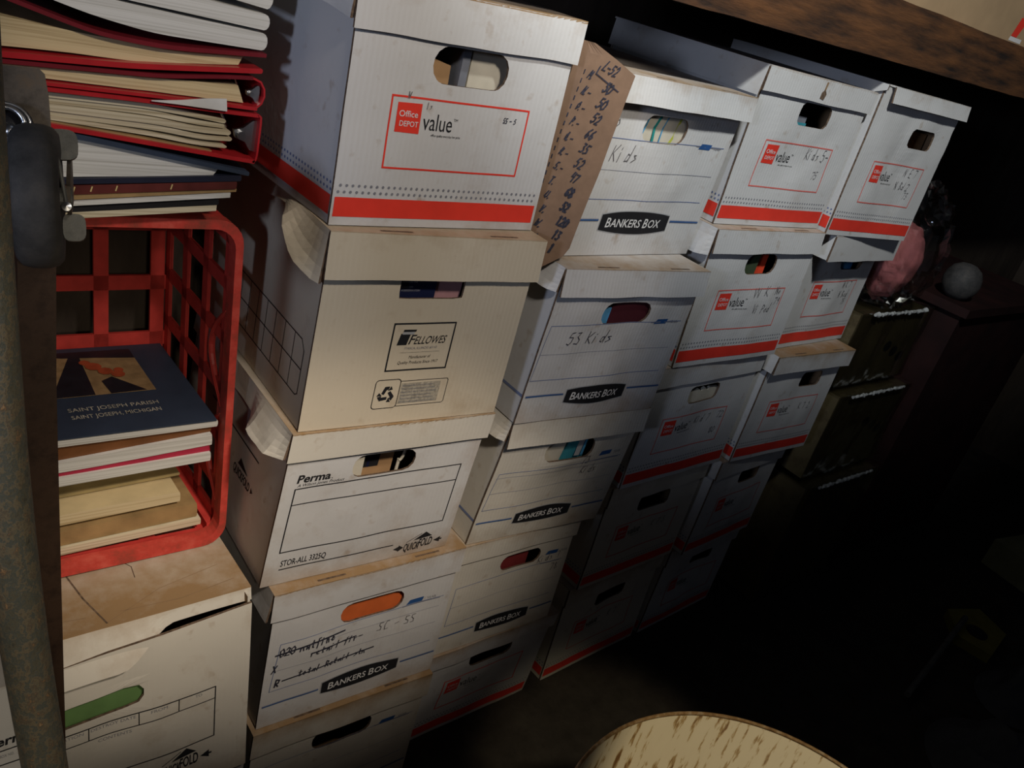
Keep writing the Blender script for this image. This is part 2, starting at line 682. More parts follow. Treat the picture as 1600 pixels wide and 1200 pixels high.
class Box:
    """Geometry of one leaning, dented record box: local (x right, y back, z up) to world."""

    def __init__(s, X, Y, Z, yaw, w, H, L, ro, pi, sb, st, depth=DEPTH, dent=0.002, seed=0):
        s.X, s.Y, s.Z, s.w, s.H, s.L, s.ro, s.pi, s.sb, s.st, s.D = X, Y, Z, w, H, L, ro, pi, sb, st, depth
        s.c, s.s = math.cos(yaw), math.sin(yaw)
        s.dent = dent
        s.seed = seed
        s.bulge = None

    def dy(s, x, z):
        a = max(0.0, min(1.0, x / s.w)) * max(0.0, 1 - max(0.0, x / s.w))
        e = 4 * a * 4 * max(0.0, z / s.H) * max(0.0, 1 - z / s.H)
        n = noise.noise(Vector((x * 9 + s.seed * 7.3, z * 9, s.seed * 1.7)))
        n2 = noise.noise(Vector((x * 22 + s.seed * 3.1, z * 22, s.seed * 0.7 + 9)))
        d = (n * s.dent * 2.2 + n2 * s.dent * 0.5) * (0.25 + min(1.0, e))
        if s.bulge:
            d += s.bulge(x, z)
        return d

    def f(s, x, y, z):
        t = z / s.H
        y += s.dy(x, z) * max(0.0, 1 - abs(y) / 0.06)
        x2 = x + s.ro * z
        y2 = y - s.pi * z
        return (s.X + s.c * x2 - s.s * y2, s.Y + s.s * x2 + s.c * y2, s.Z + s.sb * x + t * (s.H + (s.st - s.sb) * x))


BOXES = {}
GROUP = 'cardboard record boxes stacked along the wall'


def build_box(key, q, label, print_front=None, print_side=None, hole=(0.160, 0.191, 0.055, 0.0205, 0.018),
              mat='white_card', lidmat=None, stain=1.0, dent=0.002, flap=0.006, flare=0.0, left=None, front_edge=None,
              lid_gap=(0.0, 0.0), lid_stain=0.45, top_stain=0.8, slits=True, bulge=None, depth=DEPTH, tuck=None,
              lid_print=None, cut_right=None, seed=None, top_front=None, top_print=None):
    seed = (sum(map(ord, key)) % 17) if seed is None else seed
    b = Box(*q, depth=depth, dent=dent, seed=seed)
    b.bulge = bulge
    BOXES[key] = b
    w, H, L, D = b.w, b.H, b.L, b.D
    lidmat = lidmat or mat
    base = Vector(b.f(w / 2, D / 2, 0.0))
    root = thing('storage_box', label, 'box', base, GROUP)
    t = 0.0035
    TOP = H - 0.0045
    # body -------------------------------------------------------------
    mb = MB()

    def st_front(u, v):
        lo = max(0.0, 1 - v / 0.05)
        side = max(0.0, 1 - min(u, w - u) / 0.03)
        return stain * (0.30 * lo + 0.12 * side + 0.06)
    us, vs = nodes(0, w, 0.0105), nodes(0.0012, TOP, 0.0105)

    def ff(u, v, d):
        if cut_right:
            u = min(u, cut_right(v))
        if top_front:
            v = v * (H - top_front(u)) / TOP
        return b.f(u, d, v)
    sheet(mb, us, vs, ff, t, mat, 'kraft_inside', 'raw_edge', hole, st_front)
    ys = nodes(t + 0.0005, D, 0.03)
    sv = nodes(0.0012, TOP, 0.03)
    sheet(mb, ys[::-1], sv, lambda u, v, d: b.f(0.0012 + d, u, v), t, mat, 'kraft_inside', mat, None,
          lambda u, v: stain * 0.22 * max(0, 1 - v / 0.04))
    sheet(mb, ys, sv, lambda u, v, d: b.f(w - 0.0012 - d, u, v), t, mat, 'kraft_inside', mat)
    sheet(mb, nodes(0, w, 0.05)[::-1], sv, lambda u, v, d: b.f(u, D - d, v), t, mat, 'kraft_inside', mat)
    sheet(mb, nodes(0.002, w - 0.002, 0.04), ys[::-1], lambda u, v, d: b.f(u, v, 0.0012 + d), 0.0025, 'kraft_inside', 'kraft_inside', 'raw_edge')
    if print_front:
        print_front(Ink(mb, lambda x, z, l: b.f(x, -0.0005 * l, z)), b)
    if print_side:
        # x runs back from the front corner
        print_side(Ink(mb, lambda x, z, l: b.f(0.0012 - 0.0005 * l, x, z)), b)
    mb.build('body', root, base)
    # lid --------------------------------------------------------------
    ml = MB()
    g = flap
    tl = 0.003
    gx = 0.005

    def wob(u):
        return noise.noise(Vector((u * 13, seed * 2.3, 4))) * 0.0013

    def lid_pt(x, y, z):
        return b.f(x, y, z)
    lu = nodes(-gx + lid_gap[0], w + gx - lid_gap[1], 0.0105)
    ly = nodes(-g, D + 0.004, 0.02)

    def st_top(u, v):
        return top_stain * (0.55 + 0.45 * max(0.0, 1 - (v + g) / 0.12))

    sheet(ml, lu, ly, lambda u, v, d: lid_pt(u, v, H - d), tl, lidmat, 'kraft_inside', lidmat, None, st_top)
    # front flap: v runs up from the lower edge
    drop = front_edge or (lambda u: L)
    fv = [0, .12, .3, .5, .7, .88, 1.0]

    def fl(u, v, d):
        dr = drop(u) + wob(u)
        z = H - dr * (1 - v)
        out = flare(u) if callable(flare) else flare
        y = -g - out * (1 - v) ** 1.3 + d
        if tuck:
            y += tuck(u, v)
        return lid_pt(u, y, z - (0.0012 if v > .99 else 0))

    def st_flap(u, v):
        return lid_stain * (0.35 + 0.65 * max(0.0, (v - 0.45) / 0.55)) * (0.5 + 0.5 * (noise.noise(Vector((u * 11, seed, 1))) * .5 + .5) * 1.6)
    sheet(ml, lu, fv, fl, tl, lidmat, 'kraft_inside', 'raw_edge', None, st_flap)
    # side flaps: left(y) gives (drop, flare) at distance y from the front
    lf = left or (lambda y: (L * 0.95, 0.0))

    def sl(u, v, d):
        dr, out = lf(u)
        z = H - 0.0005 - dr * (1 - v)
        ruck = noise.noise(Vector((u * 24, v * 2.0, seed * 3.3))) * min(0.006, abs(out) * 0.25)
        return lid_pt(-gx - out * (1 - v) ** 1.2 + d + ruck * (1 - v), u, z)
    sheet(ml, nodes(-g + 0.004, D, 0.012)[::-1], fv, sl, tl, lidmat, 'kraft_inside', 'raw_edge', None,
          lambda u, v: lid_stain * 0.3)
    sheet(ml, nodes(-g + 0.004, D, 0.03), fv, lambda u, v, d: lid_pt(w + gx - d, u, H - 0.0005 - L * 0.95 * (1 - v)), tl,
          lidmat, 'kraft_inside', 'raw_edge')
    sheet(ml, nodes(0, w, 0.05)[::-1], fv, lambda u, v, d: lid_pt(u, D + 0.004 - d, H - 0.0005 - L * 0.9 * (1 - v)), tl,
          lidmat, 'kraft_inside', 'raw_edge')
    if slits:
        ink = Ink(ml, lambda x, y, l: b.f(x, y, H + 0.0003))
        for x0 in (0.2 * w, 0.72 * w):
            ink.rect(x0, -g + 0.006, x0 + 0.045, -g + 0.0095, 'raw_edge')
    if top_print:
        top_print(Ink(ml, lambda x, y, l: b.f(x, y, H + 0.0003)), b)
    if lid_print:
        lid_print(Ink(ml, lambda x, z, l: lid_pt(x, -g - (flare(x) if callable(flare) else flare) * max(0, (H - z) / L) ** 1.3 - 0.0006 * l, z)), b)
    ml.build('lid', root, base)
    return root


# ---- printed faces -------------------------------------------------
def pr_depot(hand=None, light=False, torn=False, kx=1.0):
    red = 'print_red'
    fr = 'print_pink_red' if light else 'print_red'

    def go(k, b):
        w = b.w
        k.rect(0.003, 0.0115, w - 0.005, 0.0345, red)
        for i in range(38):
            for j in (0, 1):
                x = 0.006 + i * (w - 0.014) / 37.5 + j * 0.002
                k.dot(x, 0.0405 + j * 0.0075, 0.0019, 'print_grey')
        k.frame(0.058, 0.0715, 0.2605, 0.1515, 0.0022, fr)
        k.quad((0.0665, 0.1125), (0.0995, 0.1120), (0.0995, 0.1455), (0.0665, 0.1450), red)
        k.text('Office', 0.0695, 0.1300, 0.0068, 'print_white', 2, width=0.0255, bold=0.006)
        k.text('DEPOT', 0.0715, 0.1195, 0.0060, 'print_white', 2, width=0.0255, bold=0.006)
        k.text('value', 0.1035, 0.1175, 0.0190, 'print_black', 1, width=0.0415)
        k.text('TM', 0.1465, 0.1300, 0.0032, 'print_black', 1)
        k.text('office quality everyday low price', 0.1170, 0.1110, 0.0028, 'print_black', 1, width=0.043)
        if hand:
            hand(k, b)
    return go


def side_depot(k, b):
    k.rect(0.006, 0.0115, b.D - 0.01, 0.0345, 'print_red')
    for i in range(46):
        for j in (0, 1):
            k.dot(0.008 + i * 0.0077 + j * 0.002, 0.0405 + j * 0.0075, 0.0019, 'print_grey_blue')


def bank_logo(k, x0, x1, z, h):
    cx = (x0 + x1) / 2
    W = x1 - x0

    def outline(gx, gz):
        top = [(x0 - gx + (W + 2 * gx) * i / 16, z + h * (0.62 + 0.38 * (1 - (2 * i / 16 - 1) ** 2)) / 2 + gz) for i in range(17)]
        bot = [(x0 - gx + (W + 2 * gx) * i / 16, z - h * (0.62 + 0.38 * (1 - (2 * i / 16 - 1) ** 2)) / 2 - gz) for i in range(17)]
        return top, bot
    for (gx, gz, m, l) in ((0.004, 0.0032, 'print_silver', 1), (0.0025, 0.0018, 'print_black', 2)):
        tp, bt = outline(gx, gz)
        for i in range(16):
            k.quad(bt[i], bt[i + 1], tp[i + 1], tp[i], m, l)
    k.text('B', cx - W * 0.435, z - h * 0.235, h * 0.46, 'print_white', 3, bold=0.012, shear=0.08)
    k.text('ANKERS', cx - W * 0.365, z - h * 0.22, h * 0.39, 'print_white', 3, width=W * 0.435, bold=0.012, shear=0.08)
    k.text('B', cx + W * 0.115, z - h * 0.235, h * 0.46, 'print_white', 3, bold=0.012, shear=0.08)
    k.text('OX', cx + W * 0.195, z - h * 0.22, h * 0.39, 'print_white', 3, width=W * 0.185, bold=0.012, shear=0.08)


def pr_bankers(hand=None, zf=(0.0775, 0.172), zl=(0.122,), logo=(0.092, 0.222), lz=0.045, lh=0.030, xl=0.018, blue=0.174, tail=0.05):
    def go(k, b):
        w = b.w
        k.path([(w - 0.02, zf[0] + .002), (xl - .006, zf[0]), (xl, zf[1]), (w - 0.014, zf[1] + .003)], 0.0011, 'print_grey_blue')
        for z in zl:
            k.line((xl - .003, z), (w - 0.018, z + 0.002), 0.0010, 'print_pale_grey')
        bank_logo(k, logo[0], logo[1], lz, lh)
        for (a, c) in ((0.004, logo[0] - 0.008), (logo[1] + 0.008, w - 0.004)):
            k.rect(a, tail - 0.0026, c, tail + 0.0020, 'print_pale_grey', 1)
            k.rect(a, tail - 0.0015, c, tail + 0.0008, 'print_blue', 2)
        k.quad((0.232, blue), (0.262, blue), (0.265, blue + 0.0085), (0.238, blue + 0.0085), 'print_blue')
        k.text('YEAR', 0.271, blue + 0.001, 0.0052, 'print_grey', 1)
        k.line((0.225, zf[1] + .0012), (w - .02, zf[1] + .0014), 0.0012, 'print_grey')
        if hand:
            hand(k, b)
    return go


def side_bankers(k, b):
    k.rect(0.004, 0.0475, 0.10, 0.052, 'print_grey_blue')
    k.rect(0.10, 0.030, 0.22, 0.068, 'print_black', 2)
    k.text('BANKERS BOX', 0.21, 0.042, 0.012, 'print_white', 3, width=-0.095)


def pr_fellowes(k, b):
    k.frame(0.1068, 0.0825, 0.2000, 0.1500, 0.0022, 'print_black')
    # flag-shaped F
    k.quad((0.1155, 0.1195), (0.1300, 0.1195), (0.1335, 0.1360), (0.1190, 0.1360), 'print_black')
    k.quad((0.1205, 0.1350), (0.1375, 0.1350), (0.1390, 0.1385), (0.1213, 0.1385), 'print_silver', 2)
    k.quad((0.1213, 0.1388), (0.1400, 0.1388), (0.1408, 0.1418), (0.1222, 0.1418), 'print_black', 2)
    k.quad((0.1155, 0.1195), (0.1285, 0.1195), (0.1300, 0.1260), (0.1170, 0.1260), 'print_black')
    k.text('F', 0.1322, 0.1205, 0.0138, 'print_black', 1, shear=0.28, bold=0.008)
    k.text('ELLOWES', 0.1405, 0.1205, 0.0112, 'print_black', 1, width=0.0480, shear=0.28, bold=0.006)
    k.text('ITASCA, ILLINOIS 60143', 0.1535, 0.1130, 0.0034, 'print_grey', 1, width=0.050, align='c')
    k.line((0.1225, 0.1085), (0.1840, 0.1085), 0.0006, 'print_tan_grey')
    k.text('Manufacturer of', 0.1545, 0.0995, 0.0042, 'print_black', 1, width=0.033, align='c', shear=0.15)
    k.text('Quality Products Since 1917', 0.1535, 0.0915, 0.0044, 'print_black', 1, width=0.062, align='c', shear=0.15)
    # recycling mark in a round-cornered box, with a block of small print

    def rr(x0, z0, x1, z1, r):
        pts = []
        for (cx, cz, a0) in ((x1 - r, z1 - r, 0), (x0 + r, z1 - r, 90), (x0 + r, z0 + r, 180), (x1 - r, z0 + r, 270)):
            for i in range(5):
                a = math.radians(a0 + i * 22.5)
                pts.append((cx + r * math.cos(a), cz + r * math.sin(a)))
        return pts
    k.path(rr(0.0975, 0.0255, 0.1350, 0.0690, 0.005), 0.0011, 'print_black', 1, True)
    k.path([(0.135, 0.0655), (0.2085, 0.0655), (0.2105, 0.063), (0.2105, 0.0295), (0.2085, 0.0272), (0.135, 0.0272)], 0.0009, 'print_black', 1)
    k.rect(0.137, 0.031, 0.199, 0.062, 'print_tan_grey')
    for i in range(6):
        k.text('Recycled fibre from old paper ' if i % 2 else 'Made with paperboard content', 0.139, 0.0325 + i * 0.005, 0.0026, 'print_grey', 2, width=0.056 - 0.004 * (i % 3))
    cx, cz = 0.1163, 0.0462
    for a in (0, 120, 240):
        r = math.radians(a)

        def T(x, z):
            return (cx + x * math.cos(r) - z * math.sin(r), cz + x * math.sin(r) + z * math.cos(r))
        k.quad(T(-0.0075, 0.0020), T(-0.0035, 0.0000), T(0.0005, 0.0085), T(-0.0035, 0.0125), 'print_black')
        k.quad(T(-0.0028, 0.0125), T(0.0040, 0.0125), T(0.0020, 0.0072), T(0.0000, 0.0078), 'print_black')
        k.poly([T(0.0015, 0.0060), T(0.0085, 0.0075), T(0.0058, 0.0130)], 'print_black')


def side_fellowes(k, b):
    # ruled table on the long side
    z = (0.040, 0.078, 0.116)
    x0, x1 = 0.022, 0.27
    k.path([(x1, z[2]), (x0 + .01, z[2]), (x0, z[2] - .012), (x0, z[0] + .004), (x0 + .006, z[0]), (x1, z[0])], 0.0016, 'print_black')
    k.line((x0, z[1]), (x1, z[1]), 0.0016, 'print_black')
    for i in range(1, 8):
        x = x0 + 0.031 * i
        k.line((x, z[0]), (x, z[2]), 0.0013, 'print_black')


def quickfold(k, x, z, s, mat='print_black'):
    """Arrow - block lettering with a flap - arrow."""
    k.poly([(x, z + .010 * s), (x + .012 * s, z + .010 * s + .0055 * s), (x + .012 * s, z + .010 * s - .0055 * s)][::1], mat)
    k.poly([(x + .010 * s, z + .017 * s), (x + .020 * s, z + .010 * s), (x + .010 * s, z + .003 * s)], mat)
    k.text('QUICK', x + .021 * s, z + .001 * s, .0165 * s, mat, 1, width=.030 * s, bold=0.02)
    k.text('FOLD', x + .049 * s, z + .0045 * s, .0175 * s, mat, 1, width=.027 * s, bold=0.02)
    k.poly([(x + .036 * s, z + .0215 * s), (x + .073 * s, z + .0245 * s), (x + .058 * s, z + .036 * s)], mat)
    k.path([(x + .024 * s, z + .0205 * s), (x + .050 * s, z + .034 * s)], .0012 * s, mat)
    k.poly([(x + .092 * s, z + .018 * s), (x + .079 * s, z + .012 * s), (x + .092 * s, z + .006 * s)], mat)
    k.rect(x + .089 * s, z + .0105 * s, x + .096 * s, z + .0135 * s, mat)


def pr_perma(k, b):
    k.text('Perma', 0.0185, 0.1785, 0.0125, 'print_black', 1, width=0.0480, shear=0.12, bold=0.028)
    k.text('.', 0.0685, 0.1785, 0.010, 'print_black', 1)
    k.text('A Wilson Jones Product', 0.0205, 0.1718, 0.0048, 'print_black', 1, width=0.068, shear=0.25)
    k.frame(0.0185, 0.0590, 0.2850, 0.1685, 0.0018, 'print_black')
    k.line((0.0185, 0.1415), (0.2850, 0.1390), 0.0016, 'print_black')
    k.text('STOR-ALL 3325Q', 0.0235, 0.0335, 0.0105, 'print_black', 1, width=0.068, bold=0.012)
    k.rect(0.0225, 0.0270, 0.2050, 0.0288, 'print_black')
    quickfold(k, 0.207, 0.009, 0.92)


def side_perma(k, b):
    k.rect(0.08, 0.158, 0.27, 0.1605, 'print_black')
    # mirrored along x because x runs away from the front corner on this side
    k.text('QUICKFOLD', 0.155, 0.100, 0.014, 'print_black', 1, width=-0.062, bold=0.02)
    k.poly([(0.088, 0.112), (0.080, 0.107), (0.088, 0.102)], 'print_black')
    k.poly([(0.105, 0.119), (0.135, 0.132), (0.142, 0.119)], 'print_black')


def pr_transfer(k, b):
    """Ruled panel LOCATION / DESTROY DATE / FROM / TO with CONTENTS under it."""
    x0, x1 = 0.018, 0.262
    z0, z1, z2 = 0.068, 0.128, 0.146
    k.frame(x0, z0, x1, z2, 0.0016, 'print_black')
    k.line((x0, z1), (x1, z1), 0.0013, 'print_black')
    for x in (0.101, 0.161, 0.212):
        k.line((x, z1), (x, z2), 0.0013, 'print_black')
    k.text('LOCATION', 0.055, 0.1395, 0.0042, 'print_grey', 1, width=0.040)
    k.text('DESTROY DATE', 0.1035, 0.1395, 0.0042, 'print_grey', 1, width=0.054)
    k.text('FROM', 0.176, 0.1395, 0.0042, 'print_grey', 1, width=0.021)
    k.text('TO', 0.234, 0.1395, 0.0042, 'print_grey', 1, width=0.009)
    k.text('CONTENTS', 0.112, 0.1205, 0.0042, 'print_grey', 1, width=0.040)
    quickfold(k, 0.168, 0.031, 0.95)
    k.rect(0.02, 0.048, 0.160, 0.0495, 'print_black')


# ---- poses (fitted): X, Y, base z, yaw, width, height, lid drop, lean x, lean y, base tilt, top tilt
POSE = {
    'A1': (0.4817, 0.8243, 1.0663, 0.0098, 0.3127, 0.2639, 0.0499, -0.0206, -0.0210, -0.0016, 0.0315),
    'A2': (0.4806, 0.8119, 0.7957, -0.0586, 0.3080, 0.2706, 0.0581, 0.0073, -0.0089, -0.0070, -0.0016),
    'A3': (0.4685, 0.8213, 0.5346, -0.0493, 0.3089, 0.2612, 0.0442, 0.0382, 0.0293, 0.0076, -0.0070),
    'A4': (0.4881, 0.7987, 0.2664, -0.0317, 0.3177, 0.2684, 0.0500, -0.0057, -0.0203, 0.0018, 0.0076),
    'A5': (0.4879, 0.7930, 0.0000, -0.0300, 0.3150, 0.2664, 0.0525, -0.0081, -0.0062, 0.0000, 0.0018),
    'B1': (0.8808, 0.8376, 1.0240, 0.0529, 0.3115, 0.2698, 0.0376, 0.0209, 0.0333, -0.0075, 0.0029),
    'B2': (0.8489, 0.8041, 0.7572, -0.0381, 0.3122, 0.2670, 0.0426, 0.0255, 0.0234, -0.0172, -0.0075),
    'B3': (0.8468, 0.8291, 0.5005, -0.0408, 0.3076, 0.2567, 0.0464, 0.0415, 0.0657, -0.0296, -0.0172),
    'B4': (0.8349, 0.8273, 0.2472, -0.0044, 0.2938, 0.2537, 0.0400, -0.0270, -0.0087, -0.0211, -0.0296),
    'B5': (0.8396, 0.8400, 0.0000, 0.0100, 0.3169, 0.2471, 0.0400, 0.0094, 0.0473, 0.0000, -0.0211),
    'C1': (1.2250, 0.8460, 1.0807, -0.0480, 0.3122, 0.2655, 0.0396, -0.0071, -0.0032, 0.0133, 0.0001),
    'C2': (1.2253, 0.8199, 0.8127, -0.0352, 0.3136, 0.2680, 0.0432, -0.0221, -0.0280, 0.0273, 0.0133),
    'C3': (1.2125, 0.8257, 0.5389, -0.0023, 0.3192, 0.2734, 0.0441, -0.0077, -0.0064, 0.0245, 0.0273),
    'C4': (1.2148, 0.8376, 0.2704, 0.0257, 0.3141, 0.2686, 0.0507, -0.0189, -0.0037, 0.0137, 0.0245),
    'C5': (1.2129, 0.8466, 0.0000, 0.0446, 0.3203, 0.2703, 0.0500, -0.0238, -0.0146, 0.0000, 0.0137),
    'D1': (1.5528, 0.8177, 1.0785, -0.0391, 0.3113, 0.2867, 0.0286, -0.0046, -0.0114, -0.0148, 0.0003),
    'D2': (1.6025, 0.8454, 0.8100, 0.0589, 0.3112, 0.2678, 0.0549, -0.0093, -0.0199, -0.0166, -0.0148),
    'D3': (1.5781, 0.8238, 0.5368, -0.0063, 0.3090, 0.2736, 0.0419, -0.0012, -0.0073, -0.0222, -0.0166),
    'D4': (1.5630, 0.8331, 0.2668, 0.0761, 0.3006, 0.2703, 0.0500, 0.0000, 0.0000, -0.0239, -0.0222),
    'D5': (1.5548, 0.8597, 0.0000, 0.0531, 0.3048, 0.2670, 0.0500, 0.0000, 0.0000, 0.0000, -0.0239),
    'O1': (0.1420, 0.7520, 0.2650, 0.0000, 0.3100, 0.2680, 0.0240, 0.0000, -0.2100, 0.0000, 0.0250),
    'O2': (0.1400, 0.7700, 0.0000, 0.0000, 0.3120, 0.2650, 0.0500, 0.0000, 0.0000, 0.0000, 0.0000),
    'P1': (-0.1810, 0.5650, 0.5100, 0.0000, 0.3120, 0.2600, 0.0450, 0.0000, 0.0000, 0.0000, 0.0000),
    'P2': (-0.1820, 0.5650, 0.0000, 0.0000, 0.3120, 0.2550, 0.0450, 0.0000, 0.0000, 0.0000, 0.0000),
    'P3': (-0.1820, 0.5650, 0.2550, 0.0000, 0.3120, 0.2550, 0.0450, 0.0000, 0.0000, 0.0000, 0.0000),
}

# ---- stack nearest the shelf post (second stack from the left)


def hand_a1(k, b):
    k.pen('N . ', 0.078, 0.1505, 0.007, 'pencil', 0.0008)
    k.pen('ls', 0.105, 0.141, 0.007, 'pencil', 0.0006)
    k.pen('SS - 5', 0.222, 0.1345, 0.006, 'pen_ink', 0.0009)


build_box('A1', POSE['A1'], 'large white red-striped box nearest the red binders, topmost of its stack',
          pr_depot(hand_a1), side_depot, hole=(0.160, 0.190, 0.055, 0.0205, 0.0195), stain=0.5, lid_stain=0.15, dent=0.0018,
          left=lambda y: (0.036 + 0.10 * max(0, 0.05 - y), 0.004), seed=3)

build_box('A2', POSE['A2'], 'cream box with small black framed maker label and recycling mark, crumpled lid corner',
          pr_fellowes, side_fellowes, hole=(0.152, 0.2010, 0.048, 0.0170, 0.003), mat='cream_card', stain=0.25, lid_stain=0.12,
          top_stain=0.5, dent=0.0012, flare=0.004,
          left=lambda y: (0.016 + 0.050 * max(0.0, 1 - max(0.0, y - 0.005) / 0.070) ** 0.8 + 0.005 * math.sin(y * 40), 0.003 + 0.019 * min(1, max(0, y) / 0.04) * max(0.0, min(1.0, (0.115 - y) / 0.04))), seed=5)

build_box('A3', POSE['A3'], 'white box with bold black italic heading, large empty black ruled frame and folding-box mark',
          pr_perma, side_perma, hole=(0.148, 0.191, 0.050, 0.0185, 0.016), stain=1.3, lid_stain=0.10, mat='white_card', lidmat='ivory_card',
          dent=0.0016, left=lambda y: (0.040 + 0.004 * math.sin(y * 30), 0.002 + 0.020 * min(1.0, max(0, y + .006) / 0.03) * max(0.0, min(1.0, (0.115 - y) / 0.03))), seed=7)


def hand_a4(k, b):
    k.pen('SC - SS', 0.184, 0.134, 0.017, 'pencil', 0.0012, rot=-0.03)
    k.pen('020 natfine', 0.018, 0.1435, 0.015, 'pen_ink', 0.0020, rot=0.03, kx=0.9)
    k.line((0.012, 0.148), (0.125, 0.158), 0.0030, 'pen_ink', 2)
    k.pen('retail firm', 0.070, 0.1275, 0.013, 'pen_ink', 0.0018, rot=0.02)
    k.line((0.070, 0.1330), (0.148, 0.1375), 0.0026, 'pen_ink', 2)
    k.pen('total Retail stn', 0.055, 0.0905, 0.012, 'pen_ink', 0.0018, rot=0.03)
    k.line((0.030, 0.0905), (0.186, 0.1010), 0.0026, 'pen_ink', 2)
    k.pen('X', 0.010, 0.113, 0.014, 'pen_ink', 0.0020)
    k.pen('R', 0.018, 0.082, 0.014, 'pen_ink', 0.0024)


build_box('A4', POSE['A4'], 'white box with orange folder in the handhole and crossed-out black handwriting',
          pr_bankers(hand_a4, zf=(0.074, 0.168), zl=(0.115, 0.149), logo=(0.104, 0.238), lz=0.046, lh=0.029, blue=0.1715, tail=0.046),
          None, hole=(0.168, 0.190, 0.056, 0.019, 0.0185), stain=0.7, lid_stain=0.35, top_stain=0.85, mat='white_card', dent=0.0022,
          flap=0.004, left=lambda y: (0.05, 0.006), seed=2)
build_box('A5', POSE['A5'], 'box in shadow on the floor under the orange folder box, stained lid',
          pr_bankers(None), None, stain=0.8, lid_stain=0.8, top_stain=0.85, mat='ivory_card', seed=9)

# ---- next stack to the right


def hand_b1(k, b):
    k.pen('Kids', 0.028, 0.148, 0.023, 'pencil', 0.0013)
    k.pen('o', 0.014, 0.196, 0.020, 'pencil', 0.0013)


build_box('B1', POSE['B1'], 'white box with striped paper in the handhole, behind the brown handwritten cardboard strip',
          pr_bankers(hand_b1, zf=(0.0895, 0.180), zl=(0.134,), logo=(0.061, 0.223), lz=0.0545, lh=0.033, blue=0.1775, tail=0.058, xl=-0.004),
          side_bankers, hole=(0.132, 0.199, 0.055, 0.0195, 0.019), stain=0.3, lid_stain=0.28, top_stain=0.70, mat='white_card', flap=0.012, dent=0.002, seed=4,
          flare=0.006)


def hand_b2(k, b):
    k.pen('53 Kids', 0.049, 0.140, 0.020, 'pen_ink', 0.0013, kx=1.15)


build_box('B2', POSE['B2'], 'white box with 53 Kids handwritten in its ruled frame and maroon book in the handhole',
          pr_bankers(hand_b2, zf=(0.078, 0.172), zl=(0.123,), logo=(0.090, 0.221), lz=0.0455, lh=0.031, blue=0.1705, tail=0.050, xl=0.008),
          side_bankers, hole=(0.158, 0.191, 0.054, 0.0185, 0.017), stain=1.0, lid_stain=0.12, top_stain=0.62, dent=0.0030, flare=0.006,
          left=lambda y: (0.038, 0.014 * min(1.0, max(0, y + .006) / 0.02)), seed=6)


def hand_b3(k, b):
    k.pen('73', 0.190, 0.150, 0.016, 'pencil', 0.0013)
    k.pen('Kids', 0.198, 0.127, 0.016, 'pencil', 0.0012)


def tear_b3(x, z):
    # buckled board under the torn handhole
    e = math.exp(-((x - 0.15) / 0.06) ** 2 - ((z - 0.16) / 0.02) ** 2)
    return -0.006 * e + 0.010 * math.sin(z * 22 + 0.5) * (0.2 + z)


build_box('B3', POSE['B3'], 'buckled white box with a ragged handhole showing turquoise paper, 73 Kids in pencil',
          pr_bankers(hand_b3, zf=(0.073, 0.150), zl=(0.108, 0.141), logo=(0.088, 0.214), lz=0.044, lh=0.028, blue=0.160, tail=0.046, xl=0.012),
          side_bankers, hole=(0.152, 0.184, 0.058, 0.0190, 0.018), stain=0.8, lid_stain=0.25, top_stain=0.62, mat='ivory_card', dent=0.003, flare=0.006,
          left=lambda y: (0.036, 0.012 * min(1.0, max(0, y + .006) / 0.02)), bulge=lambda x, z: -0.005 * math.exp(-((x - 0.15) / 0.06) ** 2 - ((z - 0.16) / 0.02) ** 2), seed=8)


def hand_b4(k, b):
    k.pen('Kids ?', 0.215, 0.160, 0.016, 'pencil', 0.0012, rot=0.08)
    k.pen('78', 0.252, 0.136, 0.016, 'pencil', 0.0012)


build_box('B4', POSE['B4'], 'white box with dark red paper in its handhole, beside the orange folder box',
          pr_bankers(hand_b4, zf=(0.070, 0.155), zl=(0.112,), logo=(0.098, 0.222), lz=0.040, lh=0.029, blue=0.176, tail=0.044, xl=0.022),
          side_bankers, hole=(0.168, 0.183, 0.050, 0.0175, 0.017), stain=0.5, lid_stain=0.35, top_stain=0.62, mat='ivory_card', dent=0.002, flap=0.004, seed=1)
build_box('B5', POSE['B5'], 'dim red-striped box on the floor beneath the box with dark red paper',
          pr_depot(None), side_depot, stain=0.8, lid_stain=0.7, top_stain=0.70, dent=0.003, seed=10)

# ---- third and fourth stacks, toward the dark end


def hand_c1(k, b):
    k.pen('Kids 5-', 0.186, 0.128, 0.020, 'pencil', 0.0012, kx=0.8)
    k.pen('75', 0.225, 0.095, 0.014, 'pencil', 0.0009)


build_box('C1', POSE['C1'], 'white red-striped box with a brown drip stain on its lid front',
          pr_depot(hand_c1, True), side_depot, hole=(0.166, 0.203, 0.047, 0.0195, 0.012), stain=0.25, lid_stain=0.10, top_stain=0.4, dent=0.0025,
          left=lambda y: (0.048, 0.004), seed=11,
          lid_print=lambda k, b: (k.poly([(0.150, b.H - .032), (0.162, b.H - .034), (0.166, b.H - .024), (0.158, b.H - .016), (0.151, b.H - .022)], 'raw_edge'),
                                  k.poly([(0.155, b.H - .018), (0.160, b.H - .018), (0.161, b.H - .004), (0.156, b.H - .004)], 'kraft_inside')))


def hand_c2(k, b):
    k.pen('VV', 0.165, 0.135, 0.018, 'pencil', 0.0012)
    k.pen('K', 0.200, 0.137, 0.020, 'pencil', 0.0012)
    k.pen('No', 0.232, 0.140, 0.015, 'pencil', 0.0012)
    k.pen('79', 0.238, 0.118, 0.015, 'pencil', 0.0012)
    k.pen('Vi Pod', 0.178, 0.102, 0.018, 'pencil', 0.0012, kx=0.85)


